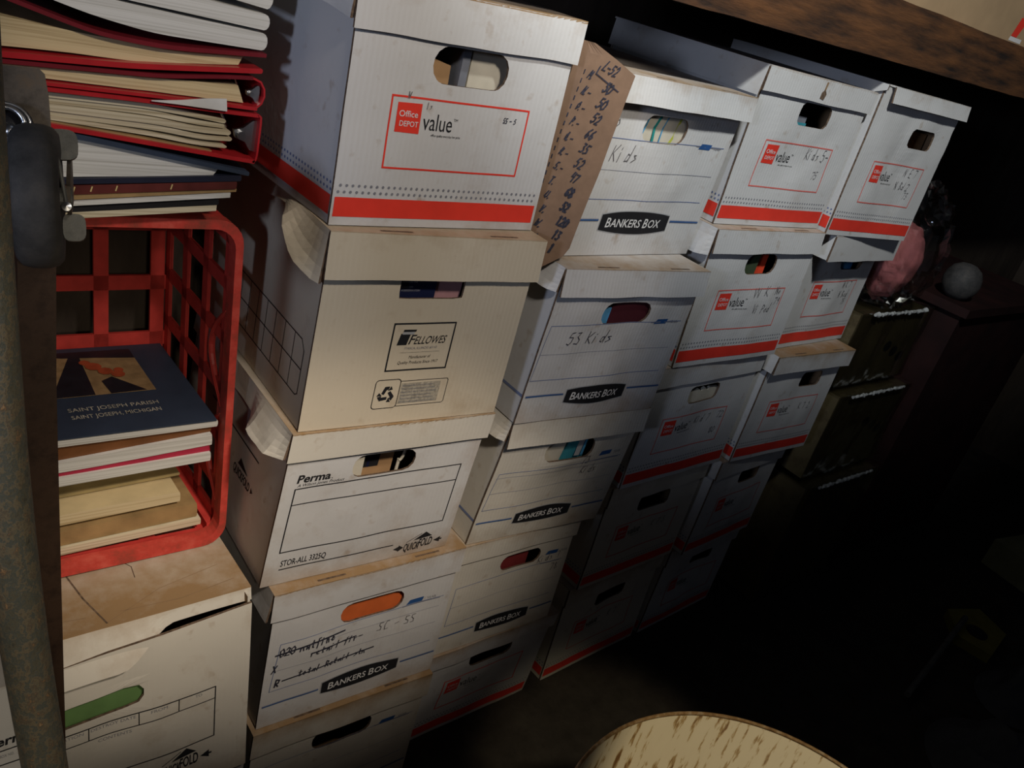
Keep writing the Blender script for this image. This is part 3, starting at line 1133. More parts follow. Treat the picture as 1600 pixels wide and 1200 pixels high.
build_box('C2', POSE['C2'], 'red-striped box with green and orange folders in its handhole',
          pr_depot(hand_c2, True), side_depot, hole=(0.158, 0.2005, 0.048, 0.0195, 0.018), stain=0.2, lid_stain=0.10, top_stain=0.62, dent=0.0022,
          flare=0.003, left=lambda y: (0.048 + .004 * math.sin(y * 50), 0.014 * min(1.0, max(0, y + .006) / 0.02)), seed=12)


def hand_c3(k, b):
    k.pen('Kid 7', 0.165, 0.125, 0.016, 'pencil', 0.0011)
    k.pen('72', 0.235, 0.128, 0.016, 'pencil', 0.0011)
    k.pen('80', 0.228, 0.092, 0.014, 'pencil', 0.0011)


build_box('C3', POSE['C3'], 'dim red-striped box with a torn toothed handhole, third down in its stack',
          pr_depot(hand_c3, True), side_depot, hole=(0.160, 0.197, 0.048, 0.0190, 0.012), stain=0.35, lid_stain=0.35, top_stain=0.62, dent=0.002, seed=13)
build_box('C4', POSE['C4'], 'shadowed red-striped box directly above the very dark box on the floor',
          pr_depot(lambda k, b: k.pen('K 7 5', 0.18, 0.12, 0.016, 'pencil', 0.0011), True), side_depot,
          hole=(0.160, 0.195, 0.050, 0.0190, 0.010), stain=0.3, lid_stain=0.4, top_stain=0.62, mat='ivory_card', dent=0.002, seed=14)
build_box('C5', POSE['C5'], 'very dark red-striped box standing on the floor under the third stack',
          pr_depot(lambda k, b: k.pen('K 7', 0.18, 0.12, 0.016, 'pencil', 0.0011), True), side_depot,
          hole=(0.160, 0.195, 0.050, 0.0190, 0.010), stain=0.4, lid_stain=0.7, top_stain=0.62, mat='ivory_card', dent=0.003, seed=15)


def hand_d1(k, b):
    k.pen('N E 7', 0.195, 0.132, 0.016, 'pencil', 0.0011)
    k.pen('N Bd 2', 0.180, 0.105, 0.015, 'pencil', 0.0011)
    k.pen('73', 0.225, 0.088, 0.013, 'pencil', 0.0009)


_cut = random.Random(5)
_jag = [_cut.uniform(-1, 1) for _ in range(60)]


def ragged(v):
    i = v / 0.012
    a = int(i)
    return 0.3105 - 0.004 * (0.5 + 0.5 * (_jag[a % 60] * (1 - i + a) + _jag[(a + 1) % 60] * (i - a))) * min(1.0, max(0.0, v - 0.10) / 0.05)


build_box('D1', POSE['D1'], 'white red-striped box with split lid corner and ragged right edge, far right',
          pr_depot(hand_d1, True), side_depot, hole=(0.200, 0.205, 0.047, 0.0185, 0.012), stain=0.12, lid_stain=0.10, top_stain=0.3, dent=0.0025,
          flap=0.010, lid_gap=(0.022, 0.0), flare=0.004, left=lambda y: (0.030 - 0.018 * max(0, 1 - y / 0.05), 0.0), cut_right=ragged, seed=16)


def hand_d2(k, b):
    k.pen('N K 7', 0.195, 0.135, 0.015, 'pencil', 0.0011)
    k.pen('N Bod', 0.190, 0.112, 0.016, 'pencil', 0.0012)
    k.pen('75', 0.222, 0.095, 0.013, 'pencil', 0.0011)


build_box('D2', POSE['D2'], 'white red-striped box with a bright blue folder in the handhole',
          pr_depot(hand_d2, True), side_depot, hole=(0.195, 0.1965, 0.052, 0.0180, 0.017), stain=0.15, lid_stain=0.10, top_stain=0.4, dent=0.002, seed=0, flap=0.036)
build_box('D3', POSE['D3'], 'bluish dim red-striped box with overhanging lid, below the blue folder box',
          pr_depot(lambda k, b: k.pen('K 7 2', 0.19, 0.12, 0.016, 'pencil', 0.0011), True), side_depot,
          hole=(0.195, 0.1985, 0.045, 0.0190, 0.012), stain=0.2, lid_stain=0.5, top_stain=0.9, dent=0.0022, flap=0.016, left=lambda y: (0.04, 0.003), seed=18)
build_box('D4', POSE['D4'], 'dark red-striped box one above the floor at the far right',
          pr_depot(None, True), side_depot, hole=(0.170, 0.197, 0.045, 0.0180, 0.010), stain=0.3, lid_stain=0.5, dent=0.002, seed=19)
build_box('D5', POSE['D5'], 'nearly black box on the floor at the far right end of the row',
          pr_depot(None, True), side_depot, hole=(0.170, 0.197, 0.045, 0.0180, 0.010), stain=0.3, lid_stain=0.5, dent=0.003, seed=20)

# ---- leftmost stack: the wide white box that carries the red crate
def step(u):
    t = min(1.0, max(0.0, (u - 0.135) / 0.075))
    return t * t * (3 - 2 * t)


def o_creases(k, b):
    # torn seams and fold lines across the flattened lid
    k.path([(0.108, 0.125), (0.116, 0.075), (0.130, 0.022)], 0.0022, 'raw_edge')
    k.path([(0.170, 0.140), (0.186, 0.112), (0.184, 0.090)], 0.0012, 'raw_edge')
    k.path([(0.130, 0.022), (0.205, 0.058), (0.290, 0.075)], 0.0008, 'kraft_inside')
    k.path([(0.030, 0.030), (0.075, 0.045), (0.110, 0.040)], 0.0008, 'kraft_inside')
    k.path([(0.150, 0.036), (0.225, 0.030), (0.300, 0.040)], 0.0010, 'kraft_inside')


build_box('O1', POSE['O1'], 'white box with green folder in its long handhole, under the red crate',
          pr_transfer, None, hole=(0.100, 0.185, 0.068, 0.0150, 0.014), mat='ivory_card', stain=0.55, lid_stain=0.50, top_stain=1.0, dent=0.0030,
          flap=-0.016, flare=lambda u: 0.030 * (1 - step(u)) + 0.003 * step(u), front_edge=lambda u: 0.046 * (1 - step(u)) + 0.017 * step(u), top_front=lambda u: 0.031 - 0.019 * max(0.0, u) / 0.31,
          slits=False, left=lambda y: (0.02, 0.0), depth=0.38, seed=21,
          top_print=o_creases)
build_box('O2', POSE['O2'], 'white box on the floor hidden under the green folder box', None, None, stain=0.4, seed=22)
build_box('P3', POSE['P3'], 'white box hidden under the box behind the painted pipe', None, None, depth=0.30, stain=0.4, seed=23)
build_box('P2', POSE['P2'], 'white box on the floor behind the foot of the painted pipe', None, None, depth=0.30, stain=0.4, seed=24)


def pr_er(k, b):
    k.text('Perma', 0.2765, 0.1850, 0.0108, 'print_black', 1, width=0.0350, shear=0.05, bold=0.028)
    k.rect(0.10, 0.1780, 0.310, 0.1793, 'print_black')
    k.text('BOX NO.', 0.286, 0.1700, 0.0034, 'print_grey', 1, width=0.011)
    k.rect(0.10, 0.1600, 0.310, 0.1613, 'print_black')


build_box('P1', POSE['P1'], 'bluish white box with bold black lettering, behind the painted pipe at bottom left',
          pr_er, None, hole=None, stain=0.2, lid_stain=0.1, top_stain=0.3, depth=0.30, seed=25, slits=False)

# ------------------------------------------------------------------ things seen through the handholes
plain('folder_orange', (0.62, 0.13, 0.03), 0.7)
plain('folder_green', (0.12, 0.22, 0.07), 0.7)
plain('folder_dark_green', (0.05, 0.07, 0.035), 0.7)
plain('folder_red_orange', (0.80, 0.07, 0.025), 0.7)
plain('folder_blue', (0.06, 0.24, 0.55), 0.6)
plain('folder_maroon', (0.07, 0.012, 0.018), 0.7)
plain('folder_light_blue', (0.10, 0.34, 0.60), 0.6)
plain('folder_yellow', (0.60, 0.45, 0.12), 0.6)
plain('folder_turquoise', (0.05, 0.30, 0.36), 0.6)
plain('folder_dark_red', (0.20, 0.025, 0.025), 0.6)
plain('folder_tan', (0.42, 0.25, 0.12), 0.7)
plain('folder_grey', (0.20, 0.21, 0.24), 0.6)
plain('folder_cream', (0.60, 0.55, 0.44), 0.7)
plain('folder_navy', (0.012, 0.016, 0.05), 0.4)
plain('folder_pink', (0.45, 0.24, 0.24), 0.6)
plain('folder_lime', (0.24, 0.42, 0.05), 0.6)
plain('stripe_teal', (0.02, 0.24, 0.22), 0.6)
plain('stripe_blue', (0.08, 0.32, 0.55), 0.6)
plain('stripe_yellow', (0.50, 0.52, 0.08), 0.6)
plain('dark_charcoal', (0.02, 0.02, 0.022), 0.6)


def insert(key, name, label, cat, poly, y0, th, mat, ink=None):
    """An upright sheet standing inside box `key`; poly is its outline in (x, z)."""
    b = BOXES[key]
    base = Vector(b.f(sum(p[0] for p in poly) / len(poly), y0, 0.004))
    mb = MB()
    mb.prism(poly, y0, y0 + th, mat, b.f)
    if ink:
        ink(Ink(mb, lambda x, z, l: b.f(x, y0 - 0.0005 * l, z)))
    return tag(mb.build(name, None, base), label, cat)


Z0 = 0.0045
insert('A1', 'file_folder', 'tan folder low in the left of the top box handhole', 'folder', [(0.09, Z0), (0.155, Z0), (0.150, 0.186), (0.112, 0.194), (0.09, 0.194)], 0.030, 0.006, 'folder_tan')
insert('A1', 'divider', 'grey upright divider in the middle of the top box handhole', 'divider', [(0.152, Z0), (0.163, Z0), (0.170, 0.225), (0.159, 0.225)], 0.020, 0.10, 'folder_grey')
insert('A1', 'booklet', 'cream and lime green booklet in the right of the top box handhole', 'booklet', [(0.168, Z0), (0.235, Z0), (0.235, 0.215), (0.173, 0.215)], 0.022, 0.008, 'folder_cream',
       lambda k: (k.poly([(0.172, 0.172), (0.222, 0.172), (0.222, 0.197), (0.204, 0.195), (0.196, 0.187), (0.182, 0.184)], 'folder_lime')))
insert('A2', 'booklet', 'navy booklet with small pale print in the notch of the cream box', 'booklet', [(0.09, Z0), (0.163, Z0), (0.163, 0.235), (0.09, 0.235)], 0.010, 0.008, 'folder_navy',
       lambda k: (k.text('BUILDING THE', 0.112, 0.2015, 0.0026, 'print_pale_grey', width=0.022), k.text('KINGDOM', 0.112, 0.1945, 0.0026, 'print_pale_grey', width=0.016),
                  k.text('A DIOCESAN STORY', 0.112, 0.1900, 0.0026, 'print_pale_grey', width=0.028)))
insert('A2', 'booklet', 'pink-edged booklet beside the navy one in the cream box notch', 'booklet', [(0.166, Z0), (0.205, Z0), (0.205, 0.232), (0.166, 0.232)], 0.014, 0.008, 'folder_pink',
       lambda k: k.rect(0.166, 0.206, 0.205, 0.228, 'folder_navy'))
insert('A3', 'file_folder', 'tan torn card at the left of the handhole in the ruled frame box', 'folder', [(0.09, Z0), (0.126, Z0), (0.118, 0.206), (0.09, 0.206)], 0.008, 0.004, 'folder_cream')
insert('A3', 'file_folder', 'dark folder across the handhole of the ruled frame box', 'folder', [(0.13, Z0), (0.185, Z0), (0.18, 0.222), (0.13, 0.222)], 0.030, 0.006, 'folder_tan',
       lambda k: (k.rect(0.13, 0.165, 0.158, 0.222, 'dark_charcoal'), k.rect(0.139, 0.165, 0.143, 0.222, 'folder_navy')))
mb = MB()
_b = BOXES['A3']
mb.tube([_b.f(0.187 + 0.010 * math.sin(a) * 0.6, 0.022, 0.191 + 0.016 * math.cos(a)) for a in [PI * i / 10 for i in range(11)]], 0.0022, 'folder_cream', 8)
mb.tube([_b.f(0.188, 0.024, Z0 + .002), _b.f(0.188, 0.024, 0.176)], 0.0025, 'folder_cream', 8)
tag(mb.build('handle_loop', None, _b.f(0.187, 0.022, Z0)), 'white curved loop at the right of the ruled frame box handhole', 'loop')
insert('A4', 'file_folder', 'orange file folder in the handhole of the crossed-out handwriting box', 'folder', [(0.02, Z0), (0.30, Z0), (0.30, 0.232), (0.02, 0.228)], 0.008, 0.006, 'folder_orange',
       lambda k: k.text('A A NOTEBOOK OF', 0.130, 0.1745, 0.0040, 'folder_dark_red', width=0.05))
insert('O1', 'file_folder', 'green file folder in the long handhole under the red crate', 'folder', [(0.015, Z0), (0.30, Z0), (0.30, 0.225), (0.015, 0.222)], 0.008, 0.006, 'folder_green')
insert('B1', 'booklet', 'white booklet with teal, blue and yellow stripes in the handhole', 'booklet', [(0.02, Z0), (0.29, Z0), (0.29, 0.232), (0.02, 0.232)], 0.008, 0.008, 'folder_cream',
       lambda k: (k.path([(0.079, 0.176), (0.085, 0.198), (0.093, 0.222)], 0.0022, 'stripe_yellow'), k.path([(0.088, 0.19), (0.097, 0.222)], 0.003, 'stripe_blue'),
                  k.path([(0.116, 0.176), (0.113, 0.2), (0.124, 0.222)], 0.0052, 'stripe_teal'), k.path([(0.132, 0.176), (0.133, 0.2), (0.142, 0.222)], 0.0026, 'stripe_blue'),
                  k.path([(0.158, 0.176), (0.167, 0.19), (0.172, 0.222)], 0.0060, 'stripe_yellow')))
insert('B2', 'booklet', 'maroon book filling most of the 53 Kids box handhole', 'book', [(0.132, Z0), (0.29, Z0), (0.29, 0.228), (0.132, 0.228)], 0.008, 0.014, 'folder_maroon')
insert('B2', 'file_folder', 'light blue folder at the left of the 53 Kids box handhole', 'folder', [(0.02, Z0), (0.131, Z0), (0.131, 0.197), (0.02, 0.197)], 0.009, 0.004, 'folder_light_blue')
insert('B2', 'file_folder', 'yellow folder behind the light blue one in the 53 Kids box', 'folder', [(0.02, Z0), (0.131, Z0), (0.131, 0.203), (0.11, 0.206), (0.02, 0.206)], 0.016, 0.004, 'folder_yellow')
insert('B3', 'file_folder', 'turquoise paper in the ragged handhole of the buckled box', 'folder', [(0.135, Z0), (0.20, Z0), (0.20, 0.222), (0.135, 0.222)], 0.008, 0.004, 'folder_turquoise',
       lambda k: (k.quad((0.172, 0.165), (0.185, 0.165), (0.196, 0.222), (0.180, 0.222), 'print_silver'), k.quad((0.187, 0.165), (0.194, 0.165), (0.199, 0.222), (0.197, 0.222), 'stripe_blue')))
insert('B3', 'file_folder', 'pale torn flap at the left of the ragged handhole of the buckled box', 'folder', [(0.085, Z0), (0.134, Z0), (0.142, 0.200), (0.085, 0.200)], 0.005, 0.002, 'folder_cream')
insert('B4', 'file_folder', 'dark red folder in the fourth box handhole beside the orange folder box', 'folder', [(0.02, Z0), (0.185, Z0), (0.195, 0.215), (0.02, 0.215)], 0.010, 0.005, 'folder_dark_red')
insert('C1', 'booklet', 'pale grey paper low in the handhole of the drip-stained box', 'booklet', [(0.09, Z0), (0.182, Z0), (0.176, 0.196), (0.09, 0.200)], 0.020, 0.006, 'folder_grey',
       lambda k: k.rect(0.10, 0.176, 0.18, 0.186, 'folder_turquoise'))
insert('C2', 'file_folder', 'dark green folder at the left of the two-coloured handhole', 'folder', [(0.02, Z0), (0.142, Z0), (0.163, 0.232), (0.02, 0.232)], 0.008, 0.005, 'folder_dark_green')
insert('C2', 'file_folder', 'bright orange-red folder at the right of the two-coloured handhole', 'folder', [(0.10, Z0), (0.192, Z0), (0.196, 0.232), (0.10, 0.232)], 0.016, 0.005, 'folder_red_orange')
insert('D1', 'file_folder', 'brown folder deep inside the far right top box', 'folder', [(0.02, Z0), (0.29, Z0), (0.29, 0.215), (0.02, 0.215)], 0.040, 0.006, 'folder_tan')
insert('D2', 'file_folder', 'bright blue folder in the handhole of the far right second box', 'folder', [(0.02, Z0), (0.222, Z0), (0.228, 0.235), (0.02, 0.235)], 0.010, 0.006, 'folder_light_blue',
       lambda k: (k.rect(0.145, 0.17, 0.160, 0.222, 'folder_blue'), k.rect(0.205, 0.17, 0.222, 0.222, 'folder_blue')))
insert('C3', 'booklet', 'pale paper behind the torn toothed handhole', 'booklet', [(0.10, Z0), (0.215, Z0), (0.215, 0.199), (0.189, 0.201), (0.182, 0.196), (0.172, 0.203), (0.160, 0.197), (0.15, 0.203), (0.10, 0.198)], 0.008, 0.006, 'folder_cream')

# ------------------------------------------------------------------ brown handwritten strip between two boxes
mb = MB()
strip = [(0.795, 1.010), (0.826, 1.012), (0.856, 1.040), (0.869, 1.160), (0.868, 1.235), (0.866, 1.293), (0.800, 1.318), (0.780, 1.318)]


def strip_f(x, y, z):
    return (x, 0.8365 - (x - 0.80) * 0.55 + 0.020 * max(0, 0.815 - x) / 0.03 + y - 0.05 * max(0.0, 1.045 - z) + 0.010 * math.sin((z - 1.0) * 9), z)


cx = 0.8
for seg in range(1):
    zs = [1.010 + i * (1.318 - 1.010) / 24 for i in range(25)]

    def edge_x(z, side):
        if side == 'r':
            pts = [(1.010, 0.822), (1.040, 0.858), (1.160, 0.872), (1.235, 0.875), (1.294, 0.876), (1.320, 0.814)]
        else:
            pts = [(1.010, 0.8055), (1.318, 0.8055)]
        for (z0, x0), (z1, x1) in zip(pts, pts[1:]):
            if z0 <= z <= z1 + 1e-9:
                return x0 + (x1 - x0) * (z - z0) / (z1 - z0)
        return pts[-1][1]
    fnx = lambda u, v, d: strip_f(edge_x(v, 'l') * (1 - u) + edge_x(v, 'r') * u, d, v)
    sheet(mb, [i / 8 for i in range(9)], zs, fnx, 0.004, 'kraft_board', 'kraft_board', 'raw_edge')
    ink = Ink(mb, lambda x, z, l: strip_f(x, -0.0006 * l, z))
    rows = [('M.', '50'), ('N.-', '50'), ('O.-', '52'), ('P.-', '66'), ('Q.-', '35'), ('R.-', '52'), ('S.-', '47'), ('T.', '68'), ('U.', '52'), ('V.', '120'), ('W.', '13'), ('X', '1')]
    ink.pen('L-52', 0.8345, 1.290, 0.0125, 'pen_ink', 0.0016, rot=-0.30, kx=0.62)
    ink.path([(0.832, 1.293), (0.830, 1.283), (0.862, 1.268)], 0.0015, 'pen_ink', 2)
    for i, (a, n) in enumerate(rows):
        z = 1.268 - i * 0.0205
        xo = -0.0012 * i
        ink.pen(a, 0.8210 + xo, z + 0.008, 0.0105, 'pen_ink', 0.0015, rot=-0.30, kx=0.55)
        ink.pen(n, 0.8430 + xo, z - 0.004, 0.0135, 'pen_ink', 0.0019, rot=-0.30, kx=0.60)
        if i > 6:
            ink.pen(n, 0.8440 + xo, z - 0.004, 0.0125, 'pen_ink', 0.0024, rot=-0.30, kx=0.60)
    for i in range(22):
        z = 1.285 - i * 0.0115
        ink.line((0.8165 - 0.0006 * i, z), (0.8163 - 0.0006 * i, z - 0.006), 0.0011, 'pen_ink', 1)
tag(mb.build('cardboard_strip', None, (0.82, 0.82, 1.012)), 'brown cardboard strip with a handwritten column of numbers, wedged between two boxes', 'cardboard')

# ------------------------------------------------------------------ red crate with booklets
plain('crate_red', (0.50, 0.045, 0.035), 0.45, var=0.18, scale=40)
blotch('crate_rim_red', [(0.22, 0.05, 0.03), (0.50, 0.05, 0.035), (0.60, 0.10, 0.07)], 30, 0.5, bump=0.1)


def crate_f(x, y, z):
    return (x - 0.026 * z, y + 0.075 * z, z)


CR0, CR1, CD, CH = 0.105, 0.460, 0.255, 0.478
CY, CZ = 0.926, 0.541


def rrect(x0, z0, x1, z1, r, n=6):
    pts = []
    for (cx, cz, a0) in ((x1 - r, z0 + r, -90), (x1 - r, z1 - r, 0), (x0 + r, z1 - r, 90), (x0 + r, z0 + r, 180)):
        for i in range(n + 1):
            a = math.radians(a0 + 90 * i / n)
            pts.append((cx + r * math.cos(a), cz + r * math.sin(a)))
    return pts


def crate_w(x, y, z):
    return crate_f(x, CY + y, CZ + z) if False else tuple(Vector((0, CY, CZ)) + Vector(crate_f(x, y, z)))


cr = thing('crate', 'red plastic crate lying on its side, open front, holding booklets', 'crate', (0.28, 1.05, CZ))
mb = MB()
ro_ = rrect(CR0, 0, CR1, CH, 0.032)
ri_ = rrect(CR0 + .009, .011, CR1 - .010, CH - .012, 0.026)
n = len(ro_)
loops = []
for (pts, y) in ((ro_, 0.0), (ro_, 0.022), (ri_, 0.022), (ri_, 0.0)):
    loops.append([mb.vert(crate_w(x, y, z)) for x, z in pts])
for a in range(4):
    A, B_ = loops[a], loops[(a + 1) % 4]
    for k in range(n):
        mb.face((A[k], A[(k + 1) % n], B_[(k + 1) % n], B_[k]), 'crate_rim_red')
mb.build('rim', cr, cr.location)
# walls: slatted boards with openings
for side, name in (('b', 'floor_panel'), ('r', 'side_panel'), ('t', 'top_panel'), ('l', 'side_panel'), ('k', 'end_panel')):
    mb = MB()
    th = 0.005
    if side in 'bt':
        z0 = 0.002 if side == 'b' else CH - .007
        xs = nodes(CR0 + .02, CR1 - .02, 0.0725)
        mb.box((CR0 + .02, .018, z0), (CR1 - .02, .034, z0 + th), 'crate_red', crate_w)
        for i in range(len(xs)):
            x0 = max(CR0 + .02, xs[i] - .011); x1 = min(CR1 - .02, xs[i] + .011)
            mb.box((x0, .034, z0), (x1, CD, z0 + th), 'crate_red', crate_w)
        for y in (.056, .10, .15, .20, CD - .015):
            mb.box((CR0 + .02, y, z0), (CR1 - .02, y + .016, z0 + th), 'crate_red', crate_w)
        if side == 'b':
            mb.box((CR0 + .004, .02, z0), (CR0 + .02, CD, z0 + .02), 'crate_red', crate_w)
            mb.box((CR1 - .02, .02, z0), (CR1 - .004, CD, z0 + .02), 'crate_red', crate_w)
    elif side in 'rl':
        x0 = CR1 - .008 if side == 'r' else CR0 + .003
        for z in (.02, .075, .15, .225, .30, .375, CH - .04):
            mb.box((x0, .018, z), (x0 + th, CD, z + .018), 'crate_red', crate_w)
        for y in (.018, .09, .165, CD - .02):
            mb.box((x0, y, .02), (x0 + th, y + .018, CH - .02), 'crate_red', crate_w)
        if side == 'r':
            # scalloped grip ribs behind the rim
            for zc in (.13, .28):
                mb.tube([crate_w(x0 + .002, .02 + .05 * math.sin(PI * i / 10), zc - .07 + .14 * i / 10) for i in range(11)], .0045, 'crate_red', 8)
    else:
        for z in (.01, .10, .19, .28, .37, CH - .03):
            mb.box((CR0 + .004, CD - th, z), (CR1 - .004, CD, z + .022), 'crate_red', crate_w)
        for x in nodes(CR0 + .01, CR1 - .03, .075):
            mb.box((x, CD - th, .01), (x + .02, CD, CH - .01), 'crate_red', crate_w)
    mb.build(name, cr, cr.location)

# ---- slabs: books, binders and folders lying flat, drawn by their front edges


def resamp(pts, n):
    x0, x1 = pts[0][0], pts[-1][0]
    out = []
    for i in range(n + 1):
        x = x0 + (x1 - x0) * i / n
        for (a, za), (c, zc) in zip(pts, pts[1:]):
            if x <= c + 1e-9:
                out.append((x, za + (zc - za) * (x - a) / max(1e-9, c - a)))
                break
        else:
            out.append(pts[-1])
    return out


def smooth(p):
    q = list(p)
    for _ in range(2):
        q = [q[0]] + [(q[i][0], (q[i - 1][1] + 2 * q[i][1] + q[i + 1][1]) / 4) for i in range(1, len(q) - 1)] + [q[-1]]
    return q


def slab(mb, top, bot, y0, y1, mat, matf=None, n=20, round_right=0.0, wav=0.0, seed=0):
    matf = matf or mat
    T, Bt = smooth(resamp(top, n)), smooth(resamp(bot, n))
    rows = []
    for i in range(n + 1):
        xm = (T[i][0] + Bt[i][0]) / 2
        fr = y0
        if wav:
            fr += noise.noise(Vector((xm * 30, seed, 0))) * wav
        rows.append((mb.vert((T[i][0], fr, T[i][1])), mb.vert((Bt[i][0], fr, Bt[i][1])), mb.vert((T[i][0], y1, T[i][1])), mb.vert((Bt[i][0], y1, Bt[i][1]))))
    for a, b in zip(rows, rows[1:]):
        mb.face((a[1], b[1], b[0], a[0]), matf)
        mb.face((a[0], b[0], b[2], a[2]), mat)
        mb.face((a[1], a[3], b[3], b[1]), mat)
        mb.face((a[3], a[2], b[2], b[3]), matf)
    a = rows[0]
    mb.face((a[0], a[2], a[3], a[1]), matf)
    a = rows[-1]
    if round_right:
        m = 6
        cols = []
        for k in range(m + 1):
            ang = PI * k / m
            h = (math.cos(ang) + 1) / 2
            bul = math.sin(ang) * round_right
            x = T[-1][0] * h + Bt[-1][0] * (1 - h) + bul
            z = T[-1][1] * h + Bt[-1][1] * (1 - h)
            cols.append((mb.vert((x, y0, z)), mb.vert((x, y1, z))))
        for p, q in zip(cols, cols[1:]):
            mb.face((p[0], p[1], q[1], q[0]), matf)
        mb.face([c[0] for c in cols][::-1], matf)
        mb.face([c[1] for c in cols], matf)
    else:
        mb.face((a[0], a[1], a[3], a[2]), matf)


pages('white_pages', (0.62, 0.60, 0.55), (0.42, 0.40, 0.35))
pages('yellow_pages', (0.60, 0.47, 0.26), (0.36, 0.25, 0.12), 330)
pages('cream_pages', (0.60, 0.52, 0.36), (0.34, 0.27, 0.16), 300)
pages('manila_pages', (0.58, 0.47, 0.28), (0.40, 0.30, 0.15), 260)
plain('vinyl_red', (0.42, 0.018, 0.022), 0.30, spec=0.5)
plain('vinyl_dark_red', (0.16, 0.010, 0.016), 0.35, spec=0.5)
plain('cover_slate', (0.030, 0.042, 0.068), 0.5)
plain('cover_navy', (0.018, 0.020, 0.035), 0.4)
plain('cover_maroon', (0.10, 0.022, 0.018), 0.45, var=0.3)
plain('cover_black', (0.014, 0.013, 0.014), 0.5)
plain('cover_brown', (0.17, 0.065, 0.022), 0.5, var=0.2)
plain('cover_crimson', (0.40, 0.025, 0.055), 0.5)
plain('cover_white', (0.64, 0.62, 0.58), 0.5)
plain('cover_tan', (0.30, 0.19, 0.08), 0.6, var=0.25)
plain('cover_olive', (0.36, 0.28, 0.13), 0.7, var=0.2)
plain('cover_manila', (0.56, 0.44, 0.24), 0.7, var=0.1)
plain('gold_leaf', (0.55, 0.42, 0.18), 0.4)
plain('steel', (0.55, 0.55, 0.55), 0.3, metal=1.0, var=0.2)

YS, YE = 0.940, 1.190
SG = 'books and binders piled on the red crate'


def book(name, label, cat, parts, group, y0=YS, y1=YE):
    """parts: (part name, top line, bottom line, material, front material, dy, rounding)."""
    xs = [p[0] for pt in parts for p in pt[1] + pt[2]]
    zs_ = [p[1] for pt in parts for p in pt[1] + pt[2]]
    r = thing(name, label, cat, ((min(xs) + max(xs)) / 2, (y0 + y1) / 2, min(zs_)), group)
    for (pn, T, Bt, m, mf, dy, rd) in parts:
        mb = MB()
        slab(mb, T, Bt, y0 + dy, y1, m, mf, 20, rd)
        mb.build(pn, r, r.location)
    return r


X0 = 0.10


def ext(pts, x=X0):
    """Continue a line to the left as far as the book reaches behind the post."""
    (xa, za), (xb, zb) = pts[0], pts[1]
    return [(x, za + (zb - za) * (x - xa) / (xb - xa) * 0.35)] + list(pts)


book('paperback_book', 'thick white paperback at the very top of the pile, cut by the frame', 'book', [
    ('pages', [(0.20, 1.312), (0.348, 1.298), (0.432, 1.294)], [(0.20, 1.286), (0.35, 1.275), (0.432, 1.268)], 'white_pages', 'white_pages', 0.0, 0.006)], SG)
book('paperback_book', 'thick white paperback second from the top of the pile', 'book', [
    ('pages', [(0.19, 1.282), (0.259, 1.272), (0.351, 1.2665), (0.431, 1.2625)], [(0.19, 1.262), (0.26, 1.252), (0.346, 1.249), (0.431, 1.246)], 'white_pages', 'white_pages', 0.0, 0.006)], SG)
book('paperback_book', 'thick white paperback third from the top, resting on the dark red binder cover', 'book', [
    ('pages', [(0.18, 1.262), (0.24, 1.250), (0.346, 1.2455), (0.432, 1.2425)], [(0.18, 1.248), (0.257, 1.231), (0.316, 1.2235), (0.432, 1.2245)], 'white_pages', 'white_pages', 0.002, 0.006)], SG)
# binder with dark red cover
r = book('ring_binder', 'red binder with yellowed pages, uppermost of the three binders', 'binder', [
    ('front_cover', [(0.150, 1.244), (0.261, 1.2175), (0.328, 1.2150), (0.436, 1.2225)], [(0.150, 1.240), (0.261, 1.2135), (0.328, 1.2105), (0.436, 1.2185)], 'vinyl_dark_red', None, -0.004, 0),
    ('back_cover', [(0.15, 1.1855), (0.293, 1.1925), (0.431, 1.2065)], [(0.15, 1.1800), (0.293, 1.1870), (0.431, 1.2010)], 'vinyl_red', None, -0.006, 0.002)], SG)
mb = MB()
slab(mb, [(0.175, 1.217), (0.247, 1.2125), (0.316, 1.2100), (0.414, 1.2165)], [(0.175, 1.190), (0.238, 1.1925), (0.299, 1.1928), (0.409, 1.2050)], YS + .004, YE, 'yellow_pages', None, 24, 0, 0.002, 3)
mb.build('pages', r, r.location)
# binder with a visible ring
r = book('ring_binder', 'red ring binder with curved spine, middle of the three binders', 'binder', [
    ('front_cover', [(0.15, 1.1785), (0.328, 1.1855), (0.405, 1.1955), (0.424, 1.1965)], [(0.15, 1.1745), (0.328, 1.1815), (0.405, 1.1915), (0.424, 1.1925)], 'vinyl_dark_red', None, -0.004, 0),
    ('back_cover', [(0.15, 1.1635), (0.326, 1.1645), (0.432, 1.1640)], [(0.15, 1.1600), (0.327, 1.1610), (0.432, 1.1600)], 'vinyl_red', None, -0.006, 0)], SG)
mb = MB()
slab(mb, [(0.16, 1.1745), (0.319, 1.1800), (0.410, 1.1835)], [(0.16, 1.1655), (0.331, 1.1655), (0.418, 1.1655)], YS + .002, YE, 'yellow_pages', None, 20, 0, 0.002, 5)
mb.build('pages', r, r.location)


